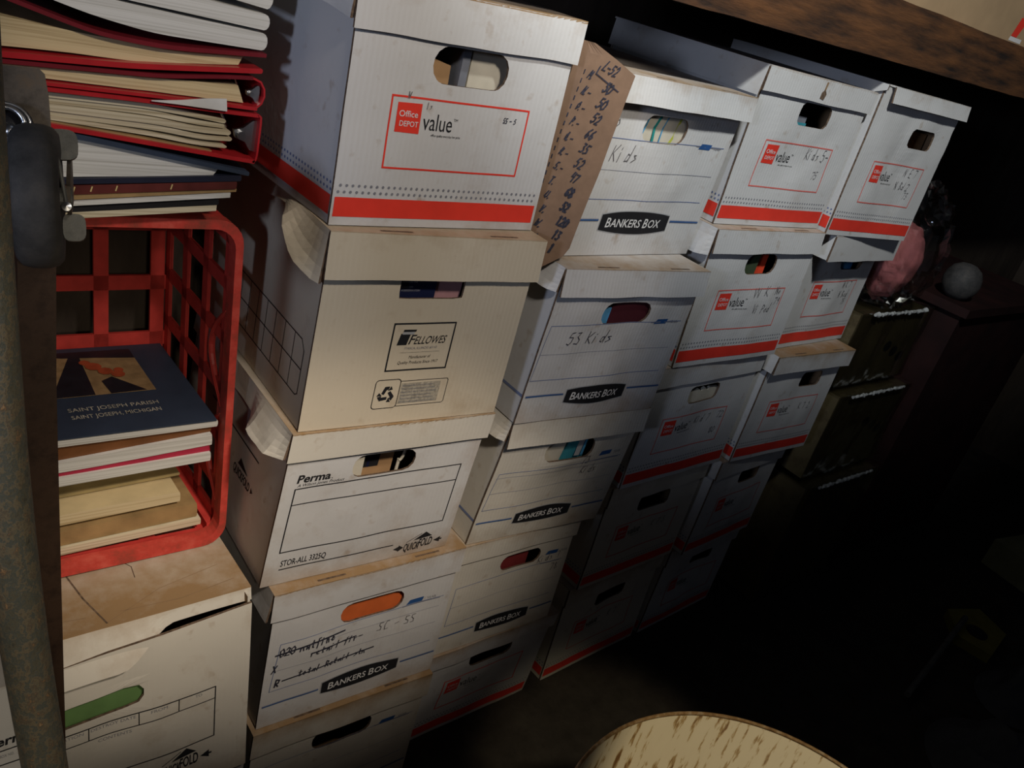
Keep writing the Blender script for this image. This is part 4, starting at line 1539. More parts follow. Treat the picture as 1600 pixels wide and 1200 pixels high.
def spine(mb, pts, y0, y1, th, mat):
    """Curved cover back: (x, z) line given thickness, run from y0 to y1."""
    P_ = [Vector((a, b)) for a, b in pts]
    out = []
    for i, p in enumerate(P_):
        t = (P_[min(i + 1, len(P_) - 1)] - P_[max(0, i - 1)]).normalized()
        nn = Vector((t.y, -t.x))
        out.append((p + nn * th / 2, p - nn * th / 2))
    poly = [tuple(a) for a, _ in out] + [tuple(b) for _, b in out[::-1]]
    m = len(out)
    A = [[mb.vert((q[0], y, q[1])) for q, _ in out] for y in (y0, y1)]
    Bq = [[mb.vert((q[0], y, q[1])) for _, q in out] for y in (y0, y1)]
    for i in range(m - 1):
        mb.face((A[0][i], A[1][i], A[1][i + 1], A[0][i + 1]), mat)
        mb.face((Bq[0][i], Bq[0][i + 1], Bq[1][i + 1], Bq[1][i]), mat)
        mb.face((A[0][i], A[0][i + 1], Bq[0][i + 1], Bq[0][i]), mat)
        mb.face((A[1][i], Bq[1][i], Bq[1][i + 1], A[1][i + 1]), mat)


mb = MB()
spine(mb, [(0.424, 1.1945), (0.4335, 1.1915), (0.4385, 1.184), (0.4395, 1.176), (0.437, 1.168), (0.431, 1.1620)], YS - .004, YE, 0.0022, 'vinyl_red')
mb.build('spine', r, r.location)


def ring(parent, x, z, s):
    """Nickel ring mechanism seen from the end."""
    mb = MB()
    mb.prism([(x - .012 * s, z + .004 * s), (x - .004 * s, z + .006 * s), (x + .004 * s, z + .013 * s), (x + .009 * s, z + .014 * s), (x + .009 * s, z - .014 * s),
              (x + .004 * s, z - .013 * s), (x - .001 * s, z - .006 * s), (x - .010 * s, z - .003 * s)], YS + .001, YS + .006, 'steel')
    mb.tube([(x - .006 * s, YS + .001, z), (x - .006 * s, YS - .004, z)], .0038 * s, 'steel', 12)
    o = mb.build('ring_mechanism', parent, parent.location)
    o['label'] = 'shiny steel ring mechanism at the spine'
    mb = MB()
    mb.tube([(x - .010 * s, YS + .03, z)] + [(x - .018 * s - .008 * s * math.sin(PI * i / 8), YS + .03, z + .016 * s * math.cos(PI * i / 8)) for i in range(9)], .0016 * s, 'steel', 8)
    mb.build('binder_ring', parent, parent.location)


ring(r, 0.4290, 1.1765, 0.72)
# big binder, sheets fanned and folded
r = book('ring_binder', 'red ring binder with wavy fanned sheets and square spine, lowest of the three binders', 'binder', [
    ('front_cover', [(0.15, 1.1590), (0.30, 1.1590), (0.388, 1.1570), (0.435, 1.1565)], [(0.15, 1.1550), (0.30, 1.1550), (0.388, 1.1530), (0.435, 1.1525)], 'vinyl_red', None, -0.006, 0),
    ('back_cover', [(0.15, 1.1310), (0.436, 1.1035)], [(0.15, 1.1265), (0.436, 1.0990)], 'vinyl_red', None, -0.006, 0.001)], SG)
mb = MB()
spine(mb, [(0.4345, 1.1555), (0.4378, 1.1530), (0.4385, 1.1460), (0.4385, 1.1100), (0.4375, 1.1035), (0.4345, 1.1005)], YS - .006, YE, 0.0024, 'vinyl_red')
mb.build('spine', r, r.location)
lay = [([(0.15, 1.1535), (0.312, 1.1535), (0.375, 1.1475), (0.398, 1.1450)], 0.006), ([(0.15, 1.1485), (0.32, 1.1465), (0.365, 1.1400), (0.398, 1.1390)], 0.006),
       ([(0.15, 1.1435), (0.33, 1.1385), (0.372, 1.1325), (0.405, 1.1330)], 0.007), ([(0.15, 1.1385), (0.33, 1.1305), (0.38, 1.1235), (0.408, 1.1250)], 0.006),
       ([(0.15, 1.1350), (0.33, 1.1220), (0.37, 1.1160), (0.402, 1.1155)], 0.004)]
for i, (ln, th) in enumerate(lay):
    mb = MB()
    slab(mb, ln, [(x, z - th * (1.0 if x < 0.35 else 0.8)) for x, z in ln], YS + .002 + .002 * (i % 2), YE, 'cream_pages', None, 20, 0.003)
    mb.build('sheet_bundle', r, r.location)
mb = MB()
slab(mb, [(0.15, 1.1315), (0.303, 1.1180), (0.387, 1.1092)], [(0.15, 1.1315 - .0003), (0.303, 1.1145), (0.387, 1.1075)], YS - .001, YE, 'cover_tan', None, 12)
mb.build('tan_divider', r, r.location)
mb = MB()
ln = [(0.315, 1.1590), (0.345, 1.1625), (0.372, 1.1680), (0.394, 1.1700)]
slab(mb, ln, [(0.315, 1.1582), (0.345, 1.1580), (0.372, 1.1572), (0.396, 1.1565)], YS - .010, YS - .0085, 'cover_white', None, 10)
o = mb.build('loose_sheet', r, r.location)
o['label'] = 'loose white sheet corner sticking out over the cover'
ring(r, 0.4265, 1.1295, 1.30)

# slate-blue book with white pages
book('hardcover_book', 'slate blue hardcover with white pages under the lowest red binder', 'book', [
    ('front_cover', [(0.15, 1.1230), (0.249, 1.1155), (0.432, 1.0885)], [(0.15, 1.1175), (0.249, 1.1100), (0.432, 1.0835)], 'cover_slate', None, -0.004, 0.001),
    ('pages', [(0.15, 1.1160), (0.249, 1.1085), (0.398, 1.0880)], [(0.15, 1.0610), (0.249, 1.0690), (0.392, 1.0790)], 'white_pages', 'white_pages', 0.002, 0),
    ('back_cover', [(0.15, 1.0605), (0.225, 1.0660), (0.424, 1.0830)], [(0.15, 1.0555), (0.225, 1.0605), (0.424, 1.0760)], 'cover_navy', None, -0.002, 0.001)], SG)
r = book('hardcover_book', 'thin dark maroon hardcover with gold marks on its spine', 'book', [
    ('spine', [(0.15, 1.0540), (0.225, 1.0585), (0.420, 1.0750)], [(0.15, 1.0450), (0.225, 1.0485), (0.420, 1.0660)], 'cover_maroon', None, -0.001, 0.001),
    ('gilt_line', [(0.15, 1.0445), (0.225, 1.0482), (0.422, 1.0657)], [(0.15, 1.0390), (0.225, 1.0420), (0.422, 1.0620)], 'cover_tan', None, 0.001, 0)], SG)
for xx in (0.245, 0.262, 0.287, 0.345):
    zz = 1.0545 + (xx - 0.225) * 0.085
    mb = MB()
    Ink(mb, lambda x, z, l: (x, YS - .0018, z)).line((xx, zz - .003), (xx + .0015, zz + .003), .0014, 'gold_leaf')
    mb.build('spine_mark', r, r.location)
book('magazine', 'thin white magazine under the maroon hardcover', 'magazine', [
    ('pages', [(0.15, 1.0370), (0.225, 1.0400), (0.415, 1.0605)], [(0.15, 1.0325), (0.225, 1.0355), (0.415, 1.0550)], 'cover_white', 'white_pages', 0.0, 0)], SG)
book('magazine', 'thin black magazine between two white ones near the crate top', 'magazine', [
    ('pages', [(0.15, 1.0305), (0.225, 1.0332), (0.402, 1.0515)], [(0.15, 1.0270), (0.225, 1.0290), (0.402, 1.0455)], 'cover_black', None, 0.0, 0)], SG)
book('magazine', 'thin cream booklet lying directly on the red crate', 'magazine', [
    ('pages', [(0.15, 1.0262), (0.225, 1.0285), (0.400, 1.0450)], [(0.15, 1.0205), (0.225, 1.0215), (0.400, 1.0380)], 'cream_pages', None, 0.0, 0)], SG)

# ---- booklets lying in the crate
KG = 'booklets lying in the red crate'
KY, KE = 0.957, 1.165
book('magazine', 'cream-edged booklet at the very bottom of the red crate', 'magazine', [
    ('pages', [(0.15, 0.5630), (0.431, 0.5715)], [(0.15, 0.5515), (0.432, 0.5600)], 'cream_pages', None, -0.004, 0.001)], KG, KY, KE)
book('magazine', 'brown-covered thick booklet second from the bottom of the crate', 'magazine', [
    ('pages', [(0.15, 0.5870), (0.425, 0.5960)], [(0.15, 0.5640), (0.427, 0.5725)], 'cover_tan', None, 0.0, 0.001)], KG, KY, KE)
book('file_folder', 'pale manila folder with rounded corner in the crate', 'folder', [
    ('flap', [(0.15, 0.6110), (0.385, 0.6205), (0.400, 0.6190)], [(0.15, 0.5960), (0.385, 0.6030), (0.401, 0.6035)], 'cover_manila', 'manila_pages', 0.002, 0.001)], KG, KY, KE)
book('file_folder', 'olive tan folder above the pale manila one in the crate', 'folder', [
    ('flap', [(0.15, 0.6190), (0.41, 0.6285)], [(0.15, 0.6145), (0.41, 0.6242)], 'cover_olive', None, 0.035, 0.001)], KG, KY, KE)
book('file_folder', 'cream tabbed folder just under the white booklets in the crate', 'folder', [
    ('flap', [(0.15, 0.6300), (0.375, 0.6390)], [(0.15, 0.6195), (0.375, 0.6292)], 'cover_manila', 'manila_pages', 0.055, 0.001)], KG, KY, KE)
book('booklet', 'white booklet with crimson cover edge in the crate', 'booklet', [
    ('pages', [(0.15, 0.6735), (0.436, 0.6815)], [(0.15, 0.6600), (0.437, 0.6670)], 'cover_white', 'white_pages', 0.0, 0.001),
    ('cover', [(0.15, 0.6790), (0.30, 0.6845), (0.433, 0.6925)], [(0.15, 0.6738), (0.436, 0.6818)], 'cover_crimson', None, 0.003, 0.001)], KG, KY, KE)
book('booklet', 'white booklet with brown cover under the dark blue booklet', 'booklet', [
    ('pages', [(0.15, 0.6920), (0.435, 0.7115)], [(0.15, 0.6795), (0.30, 0.6850), (0.437, 0.6930)], 'cover_white', 'white_pages', 0.001, 0.001),
    ('cover', [(0.15, 0.7180), (0.435, 0.7215)], [(0.15, 0.6923), (0.435, 0.7118)], 'cover_brown', None, 0.006, 0.001)], KG, KY, KE)
r = book('booklet', 'dark blue booklet with a cover picture and parish title, uppermost in the crate', 'booklet', [
    ('pages', [(0.15, 0.7330), (0.441, 0.7325)], [(0.15, 0.7215), (0.441, 0.7230)], 'white_pages', 'white_pages', 0.0, 0.001)], KG, KY, KE + .02)
mb = MB()
ZC = 0.7355
slab(mb, [(0.15, ZC), (0.439, ZC)], [(0.15, ZC - .0022), (0.439, ZC - .0022)], KY - .002, KE + .02, 'cover_slate', None, 4)
for nm, c in (('pic_ochre', (0.30, 0.19, 0.09)), ('pic_dark', (0.012, 0.013, 0.018)), ('pic_orange', (0.35, 0.065, 0.025)), ('pic_grey', (0.16, 0.15, 0.14)), ('title_cream', (0.42, 0.38, 0.30))):
    plain(nm, c, 0.45, var=0.25, scale=60)
k = Ink(mb, lambda x, y, l: (x, y, ZC + 0.0004 * l))
p0, p1, q0, q1 = 0.245, 0.389, 1.049, 1.172
k.rect(p0, q0, p1, q1, 'pic_ochre')
k.rect(p0, q0, p0 + .025, q1 - .03, 'pic_grey', 2)
k.poly([(p0 + .012, q0), (p0 + .065, q0), (p0 + .072, q1 - .012), (p0 + .060, q1 - .010)], 'pic_dark', 3)
k.poly([(p0 + .085, q0), (p1 - .012, q0 + .001), (p0 + .098, q0 + .045), (p0 + .082, q0 + .035)], 'pic_dark', 3)
k.poly([(p0, q1), (p1, q1), (p1, q1 - .028), (p0 + .09, q1 - .020), (p0 + .05, q1 - .016)], 'pic_dark', 2)
PL = [0, 0.5, 1, 1.5, 2]
for (fx, fy, fr) in ((.082, .075, .013), (.094, .060, .012), (.108, .050, .011), (.074, .088, .009), (.112, .062, .008)):
    k.dot(p0 + fx, q0 + fy, fr * 0.85, 'pic_orange', 4 + PL.pop(), 9)
k.text('SAINT JOSEPH PARISH', 0.268, 1.0125, 0.0088, 'title_cream', 1, width=0.113, bold=0.004)
k.text('SAINT JOSEPH, MICHIGAN', 0.268, 0.9945, 0.0088, 'title_cream', 1, width=0.111, bold=0.004)
mb.build('cover', r, r.location)

# ------------------------------------------------------------------ painted pipe, flat steel leg with caster
blotch('old_paint', [(0.075, 0.075, 0.065), (0.16, 0.145, 0.10), (0.10, 0.115, 0.105), (0.24, 0.19, 0.115), (0.115, 0.105, 0.085), (0.38, 0.22, 0.10), (0.42, 0.36, 0.25)],
       120, 0.6, (1, 1, 0.75), 0.6, pos=[0.30, 0.42, 0.48, 0.54, 0.60, 0.66, 0.72])
blotch('brown_steel', [(0.020, 0.011, 0.007), (0.045, 0.025, 0.015), (0.03, 0.017, 0.01)], 40, 0.5, bump=0.15)
blotch('tyre_rubber', [(0.028, 0.027, 0.026), (0.055, 0.052, 0.05), (0.09, 0.08, 0.07)], 35, 0.7, bump=0.2)
blotch('bracket_steel', [(0.045, 0.035, 0.025), (0.10, 0.08, 0.06), (0.14, 0.09, 0.05)], 30, 0.5, bump=0.2, metal=0.3)
blotch('grey_steel', [(0.07, 0.07, 0.065), (0.13, 0.13, 0.12), (0.17, 0.16, 0.14)], 40, 0.5, bump=0.2, metal=0.2)

mb = MB()
path = [(0.150, 0.515, 0.0), (0.147, 0.515, 0.40), (0.142, 0.518, 0.58), (0.128, 0.522, 0.72), (0.116, 0.535, 0.84), (0.108, 0.55, 0.95), (0.102, 0.56, 1.06), (0.095, 0.58, 1.25), (0.088, 0.60, 1.50)]
cat = []
for i in range(len(path) - 1):
    for j in range(4):
        t = j / 4
        P0 = Vector(path[max(0, i - 1)]); P1 = Vector(path[i]); P2 = Vector(path[i + 1]); P3 = Vector(path[min(len(path) - 1, i + 2)])
        cat.append(0.5 * ((2 * P1) + (P2 - P0) * t + (2 * P0 - 5 * P1 + 4 * P2 - P3) * t * t + (3 * P1 - P0 - 3 * P2 + P3) * t ** 3))
cat.append(Vector(path[-1]))
mb.tube(cat, 0.0165, 'old_paint', 24)
tag(mb.build('steel_pipe', None, (0.13, 0.52, 0.0), smooth=True), 'upright bent pipe in flaking mottled paint along the left edge', 'pipe')

leg = thing('caster_leg', 'dark brown flat steel leg with a grey caster wheel, beside the painted pipe', 'caster leg', (0.165, 0.62, 0.0))
mb = MB()
bl = [(0.146, 0.620, 0.0), (0.149, 0.67, 0.50), (0.149, 0.70, 0.75), (0.150, 0.725, 0.95), (0.152, 0.735, 1.05), (0.152, 0.742, 1.15)]
br_ = [(0.186, 0.620, 0.0), (0.1875, 0.67, 0.50), (0.1835, 0.70, 0.75), (0.181, 0.725, 0.95), (0.181, 0.735, 1.05), (0.181, 0.742, 1.15)]
rows = []
for a, c in zip(bl, br_):
    rows.append([mb.vert(a), mb.vert(c), mb.vert((c[0], c[1] + .012, c[2])), mb.vert((a[0], a[1] + .012, a[2]))])
for a, c in zip(rows, rows[1:]):
    for i in range(4):
        mb.face((a[i], a[(i + 1) % 4], c[(i + 1) % 4], c[i]), 'brown_steel')
mb.face(rows[0][::-1], 'brown_steel')
mb.face(rows[-1], 'brown_steel')
mb.build('leg_bar', leg, leg.location)
# caster, in a frame turned about the upright so that the axle points along 'ex'
ex = Vector((0.962, -0.260, 0.080)).normalized()
ez = Vector((0.10, 0.48, 0.87)); ez = (ez - ex * ez.dot(ex)).normalized()
ey = ez.cross(ex).normalized()
WC = Vector((0.1600, 0.706, 1.127))


def wf(a, b, c):
    return WC + ex * a + ey * b + ez * c


mb = MB()
prof = [(0.018, -0.014), (0.040, -0.0165), (0.048, -0.016), (0.0525, -0.0125), (0.0545, -0.006), (0.0548, 0.0), (0.0545, 0.006), (0.0525, 0.0125), (0.048, 0.016), (0.040, 0.0165), (0.018, 0.014)]
mb.lathe(prof, 'tyre_rubber', 56, lambda p: wf(p.z, p.x, p.y), closed=True)
mb.build('wheel', leg, leg.location, smooth=True)
mb = MB()
mb.tube([wf(-0.0225, 0, 0), wf(0.0235, 0, 0)], 0.008, 'grey_steel', 16)
mb.build('axle', leg, leg.location)
mb = MB()
# fork plate behind the wheel with a round shoulder, and its two cheeks
plate = [(-0.029, 0.076), (0.0005, 0.076), (0.0045, 0.072), (0.0065, 0.056), (0.0080, 0.010), (0.0100, -0.030), (-0.029, -0.030)]
for y0, y1 in ((0.058, 0.064),):
    A = [mb.vert(wf(x, y0, z + .042)) for x, z in plate]
    Bq = [mb.vert(wf(x, y1, z + .042)) for x, z in plate]
    mb.face(A, 'bracket_steel')
    mb.face(Bq[::-1], 'bracket_steel')
    for i in range(len(plate)):
        j = (i + 1) % len(plate)
        mb.face((A[i], Bq[i], Bq[j], A[j]), 'bracket_steel')
mb.build('fork', leg, leg.location)
for sgn, s0 in ((1, 0.0195), (-1, -0.0225)):
    mb = MB()
    ch = [(0.060, 0.055), (0.050, 0.055), (-0.008, 0.008), (-0.010, -0.008), (0.004, -0.012), (0.060, 0.010)]
    A = [mb.vert(wf(s0, y, z)) for y, z in ch]
    Bq = [mb.vert(wf(s0 + 0.003, y, z)) for y, z in ch]
    mb.face(A, 'bracket_steel'); mb.face(Bq[::-1], 'bracket_steel')
    for i in range(len(ch)):
        j = (i + 1) % len(ch)
        mb.face((A[i], Bq[i], Bq[j], A[j]), 'bracket_steel')
    mb.build('fork_cheek', leg, leg.location)
mb = MB()
for (rr_, th, off) in ((0.0175, 0.0016, 0.0), (0.0135, 0.0022, 0.003)):
    mb.tube([wf(-0.024 + rr_ * math.cos(a), 0.046 - off, 0.066 + rr_ * math.sin(a)) for a in [2 * PI * i / 28 for i in range(29)]], th, 'steel', 8)
mb.tube([wf(-0.024, 0.050, 0.066), wf(-0.024, 0.057, 0.066)], 0.020, 'cover_black', 24)
mb.tube([wf(-0.022, 0.046, 0.062), wf(-0.022, 0.052, 0.062)], 0.006, 'steel', 16)
mb.build('bearing_ring', leg, leg.location, smooth=True)
for (zc, xc, rx, rz) in ((0.0450, 0.0170, 0.0115, 0.0122), (-0.0205, 0.0225, 0.0095, 0.0110)):
    mb = MB()
    pts = [(xc + rx * (0.75 if math.cos(a) < 0 else 1.0) * math.copysign(abs(math.cos(a)) ** .6, math.cos(a)), zc + rz * math.copysign(abs(math.sin(a)) ** .6, math.sin(a))) for a in [2 * PI * i / 20 for i in range(20)]]
    A = [mb.vert(wf(x, 0.012, z)) for x, z in pts]
    Bq = [mb.vert(wf(x, 0.016, z)) for x, z in pts]
    mb.face(A, 'grey_steel'); mb.face(Bq[::-1], 'grey_steel')
    for i in range(20):
        j = (i + 1) % 20
        mb.face((A[i], Bq[i], Bq[j], A[j]), 'grey_steel')
    mb.build('brake_tab', leg, leg.location)
mb = MB()
mb.tube([wf(0.0090, -0.004, 0.048), wf(0.0160, -0.010, 0.022), wf(0.0195, -0.010, -0.006)], 0.0015, 'grey_steel', 8)
mb.lathe([(0.0, 0.0), (0.0032, 0.0004), (0.0036, 0.0025), (0.0, 0.0035)], 'steel', 16, lambda p: wf(0.0195 + p.x, -0.010 - p.z, -0.0085 + p.y))
mb.build('brake_rod', leg, leg.location)

# ------------------------------------------------------------------ drum in front
m_, nt, bs_ = new_mat('drum_enamel')
tc = nt.nodes.new('ShaderNodeTexCoord')
mp = nt.nodes.new('ShaderNodeMapping')
mp.inputs['Scale'].default_value = (52, 52, 10)
nt.links.new(tc.outputs['Object'], mp.inputs['Vector'])
nz = nt.nodes.new('ShaderNodeTexNoise')
nz.inputs['Scale'].default_value = 1.6
nz.inputs['Detail'].default_value = 5
nz.inputs['Roughness'].default_value = 0.6
nt.links.new(mp.outputs['Vector'], nz.inputs['Vector'])
rp = nt.nodes.new('ShaderNodeValToRGB')
for i, (p, c) in enumerate(((0.0, (0.66, 0.56, 0.40)), (0.55, (0.62, 0.52, 0.36)), (0.60, (0.38, 0.25, 0.10)), (0.66, (0.16, 0.07, 0.015)))):
    e = rp.color_ramp.elements[i] if i < 2 else rp.color_ramp.elements.new(p)
    e.position = p
    e.color = c + (1,)
for i, c in enumerate(((0.66, 0.56, 0.40), (0.62, 0.52, 0.36), (0.38, 0.25, 0.10), (0.16, 0.07, 0.015))):
    rp.color_ramp.elements[i].color = c + (1,)
nt.links.new(nz.outputs['Fac'], rp.inputs['Fac'])
nt.links.new(rp.outputs['Color'], bs_.inputs['Base Color'])
bs_.inputs['Roughness'].default_value = 0.55
blotch('drum_rim', [(0.10, 0.045, 0.015), (0.26, 0.15, 0.06), (0.50, 0.42, 0.30)], 60, 0.6, bump=0.3)

DX, DY, DZ, DR = 0.7785, 0.1340, 0.550, 0.2640
dr = thing('drum', 'open round drum, cream inside with rusty streaks, at the bottom of the picture', 'drum', (DX, DY, 0.0))
mb = MB()
mb.lathe([(DR - .006, 0.010), (DR - .003, 0.0), (DR + .001, 0.03), (DR + .0015, DZ - .0055), (DR - .0008, DZ - .0045), (DR - .0035, 0.02), (0.0, 0.018)], 'drum_enamel', 96, lambda p: p + Vector((DX, DY, 0)))
mb.face([mb.vert((DX + (DR - .006) * math.cos(2 * PI * k / 48), DY + (DR - .006) * math.sin(2 * PI * k / 48), 0.010)) for k in range(48)][::-1], 'drum_enamel')
mb.build('drum_wall', dr, dr.location, smooth=True)
mb = MB()
mb.lathe([(DR + .0005 + .0026 * math.cos(a), DZ - .004 + .0026 * math.sin(a)) for a in [2 * PI * i / 10 for i in range(10)]], 'drum_rim', 96, lambda p: p + Vector((DX, DY, 0)), closed=True)
mb.build('rolled_rim', dr, dr.location, smooth=True)

# ------------------------------------------------------------------ wooden shelf over the boxes, carton on it
m_, nt, bs_ = new_mat('beam_wood')
tc = nt.nodes.new('ShaderNodeTexCoord')
mp = nt.nodes.new('ShaderNodeMapping')
mp.inputs['Scale'].default_value = (1.4, 10, 10)
nt.links.new(tc.outputs['Object'], mp.inputs['Vector'])
nz = nt.nodes.new('ShaderNodeTexNoise')
nz.inputs['Scale'].default_value = 4.5
nz.inputs['Detail'].default_value = 7
nz.inputs['Roughness'].default_value = 0.62
nt.links.new(mp.outputs['Vector'], nz.inputs['Vector'])
rp = nt.nodes.new('ShaderNodeValToRGB')
rp.color_ramp.elements[0].position = 0.33
rp.color_ramp.elements[1].position = 0.72
rp.color_ramp.elements[0].color = (0.016, 0.009, 0.006, 1)
rp.color_ramp.elements[1].color = (0.17, 0.066, 0.020, 1)
nt.links.new(nz.outputs['Fac'], rp.inputs['Fac'])
nt.links.new(rp.outputs['Color'], bs_.inputs['Base Color'])
bs_.inputs['Roughness'].default_value = 0.7
bp = nt.nodes.new('ShaderNodeBump')
bp.inputs['Strength'].default_value = 0.35
bp.inputs['Distance'].default_value = 0.01
nt.links.new(nz.outputs['Fac'], bp.inputs['Height'])
nt.links.new(bp.outputs['Normal'], bs_.inputs['Normal'])

sh = thing('wooden_shelf', 'rough brown wooden shelf with a thick front beam above the boxes', 'shelf', (1.3, 1.0, 1.39))


def beam_f(x, y, z):
    return (x, y + 0.003 * math.sin(x * 7), z + 0.016 * (x - 0.9) + 0.0015 * noise.noise(Vector((x * 14, z * 20, 0))))


mb = MB()
mb.box((0.52, 0.800, 1.391), (3.3, 0.842, 1.482), 'beam_wood', beam_f, (120, 2, 3))
mb.build('beam', sh, sh.location)
for i in range(3):
    mb = MB()
    y0 = 0.843 + i * 0.139
    mb.box((0.52, y0, 1.462), (3.3, y0 + .137, 1.482), 'beam_wood', beam_f, (40, 1, 1))
    mb.build('board', sh, sh.location)
# front plank lip over the beam
mb = MB()
ct = thing('carton', 'tan cardboard carton on the shelf with a red mark at its right end', 'carton', (1.55, 1.0, 1.50))


def cf(x, y, z):
    return (x, y, z + 0.016 * (x - 0.9))


mb.box((1.02, 0.830, 1.4835), (2.06, 1.20, 1.78), 'tan_carton', cf, (8, 2, 2))
k = Ink(mb, lambda x, z, l: cf(x, 0.830 - 0.0005 * l, z))
k.quad((1.962, 1.4960), (1.990, 1.4960), (2.010, 1.5330), (1.975, 1.5330), 'print_red')
k.quad((1.958, 1.4875), (2.02, 1.4875), (2.02, 1.4955), (1.960, 1.4955), 'print_white')
mb.build('carton_body', ct, ct.location)
mb = MB()
mb.box((1.018, 0.828, 1.72), (2.062, 1.202, 1.785), 'tan_carton', cf, (8, 2, 2))
mb.build('carton_lid', ct, ct.location)

# ------------------------------------------------------------------ right end: wrapped cartons, pink cushion in a clear bag
blotch('olive_carton', [(0.07, 0.05, 0.025), (0.13, 0.10, 0.05), (0.10, 0.08, 0.035)], 14, 0.6, bump=0.1)
film('clear_film', (0.93, 0.93, 0.90), 0.05)
plain('pink_cloth', (0.40, 0.13, 0.135), 0.65, var=0.25, scale=25, bump=0.3)


def wrapped(name, label, x0, x1, y0, y1, z0, z1, seed):
    t = thing(name, label, 'carton', ((x0 + x1) / 2, (y0 + y1) / 2, z0), 'film-wrapped cartons at the dark end')
    mb = MB()
    mb.box((x0, y0, z0), (x1, y1, z1), 'olive_carton', None, (3, 2, 2))
    k = Ink(mb, lambda x, z, l: (x, y0 - .0006 * l, z))
    for i in range(3):
        xx = x0 + (x1 - x0) * (0.60 + 0.13 * i)
        k.poly([(xx + 0.020 * math.cos(a), z1 - .10 - .018 * i + 0.015 * math.sin(a)) for a in [2 * PI * j / 10 for j in range(10)]], 'dark_charcoal')
    mb.build('carton_body', t, t.location)
    mb = MB()
    us = nodes(x0 - .008, x1 + .008, 0.02)
    vs = nodes(z0, z1 + .006, 0.02)
    fn = lambda u, v, d: (u, y0 - .007 + d + 0.005 * noise.noise(Vector((u * 18 + seed, v * 9, seed))), v)
    sheet(mb, us, vs, fn, 0.0006, 'clear_film', 'clear_film', 'clear_film')
    sheet(mb, us, nodes(y0 - .007, y1, 0.02), lambda u, v, d: (u, v, z1 + .006 - d + 0.004 * noise.noise(Vector((u * 20 + seed, v * 20, seed + 2)))), 0.0006, 'clear_film', 'clear_film', 'clear_film')
    # gathered, twisted edge of the film that catches the light
    n = 40
    pts = [(x0 + (x1 - x0) * (0.12 + 0.76 * i / n), y0 - .012 + .004 * noise.noise(Vector((i * .9, seed, 0))), z1 + .004 + .005 * noise.noise(Vector((i * .7, seed, 5)))) for i in range(n + 1)]
    mb.tube(pts, [max(.0008, 0.0040 + .006 * noise.noise(Vector((i * 1.7, seed, 9)))) for i in range(n + 1)], 'clear_film_edge', 7)
    mb.build('plastic_film', t, t.location)
    return t


m_, nt, bs_ = new_mat('clear_film_edge')
bs_.inputs['Base Color'].default_value = (0.45, 0.46, 0.44, 1)
bs_.inputs['Roughness'].default_value = 0.15
bs_.inputs['Specular IOR Level'].default_value = 0.9

wrapped('wrapped_carton', 'olive carton wrapped in clear film, uppermost, under the bagged pink cushion', 1.955, 2.33, 0.86, 1.20, 0.668, 0.866, 1)
wrapped('wrapped_carton', 'olive carton wrapped in clear film, below the uppermost wrapped carton', 1.990, 2.36, 0.835, 1.20, 0.402, 0.646, 2)
wrapped('wrapped_carton', 'dark film-wrapped carton standing on the floor at the right end', 1.990, 2.37, 0.81, 1.20, 0.0, 0.382, 3)

bag = thing('plastic_bag', 'clear crinkled plastic bag holding a pink cushion, right of the top boxes', 'bag', (2.085, 0.89, 0.885), None)


def blob(mb, c, r, mat, nu=36, nv=24, amp=0.2, fr=3.0, seed=0, ridge=False, floor=0.884):
    rows = []
    for j in range(nv + 1):
        th = PI * j / nv
        row = []
        for i in range(nu):
            ph = 2 * PI * i / nu
            d = Vector((math.sin(th) * math.cos(ph), math.sin(th) * math.sin(ph), math.cos(th)))
            n1 = noise.noise(d * fr + Vector((seed, seed * 2, 0)))
            n2 = noise.noise(d * fr * 2.3 + Vector((seed, 7, 0)))
            if ridge:
                n1 = (0.5 - abs(n1)) * 1.2
                n2 = (0.5 - abs(n2)) * 0.8
            k = 1 + amp * (n1 + 0.5 * n2)
            row.append(mb.vert((c[0] + d.x * r[0] * k, c[1] + d.y * r[1] * k, max(c[2] + d.z * r[2] * k, floor))))
        rows.append(row)
    for j in range(nv):
        for i in range(nu):
            mb.face((rows[j][i], rows[j][(i + 1) % nu], rows[j + 1][(i + 1) % nu], rows[j + 1][i]), mat)


mb = MB()
blob(mb, (2.085, 0.905, 1.020), (0.105, 0.090, 0.145), 'clear_film', 44, 30, 0.32, 3.2, 4, True)
mb.build('bag_film', bag, bag.location)
mb = MB()
blob(mb, (2.068, 0.895, 0.995), (0.066, 0.050, 0.085), 'pink_cloth', 36, 24, 0.24, 2.4, 11, True, 0.890)
pk = mb.build('cushion', None, (2.055, 0.89, 0.885), smooth=True)
tag(pk, 'crumpled pink cushion inside the clear plastic bag', 'cushion')

# ------------------------------------------------------------------ dim clutter on the floor at the lower right
plain('cabinet_paint', (0.022, 0.006, 0.005), 0.7, var=0.4, scale=12)
plain('dull_yellow', (0.20, 0.17, 0.03), 0.6)
plain('pale_card', (0.26, 0.25, 0.13), 0.7)
plain('grey_cloth', (0.06, 0.06, 0.062), 0.85, bump=0.4)
mb = MB()
mb.tube([(2.06, 0.375, 0.035), (2.56, 0.445, 0.050)], 0.008, 'grey_steel', 12)
tag(mb.build('metal_rod', None, (2.3, 0.41, 0.02)), 'thin grey metal rod lying on the dark floor', 'rod')
mb = MB()
pts = [(2.50, 0.33), (2.66, 0.35), (2.70, 0.45), (2.58, 0.50), (2.48, 0.42)]
A = [mb.vert((x, y, 0.0)) for x, y in pts]; Bq = [mb.vert((x, y, 0.030)) for x, y in pts]
mb.face(A[::-1], 'dull_yellow'); mb.face(Bq, 'dull_yellow')
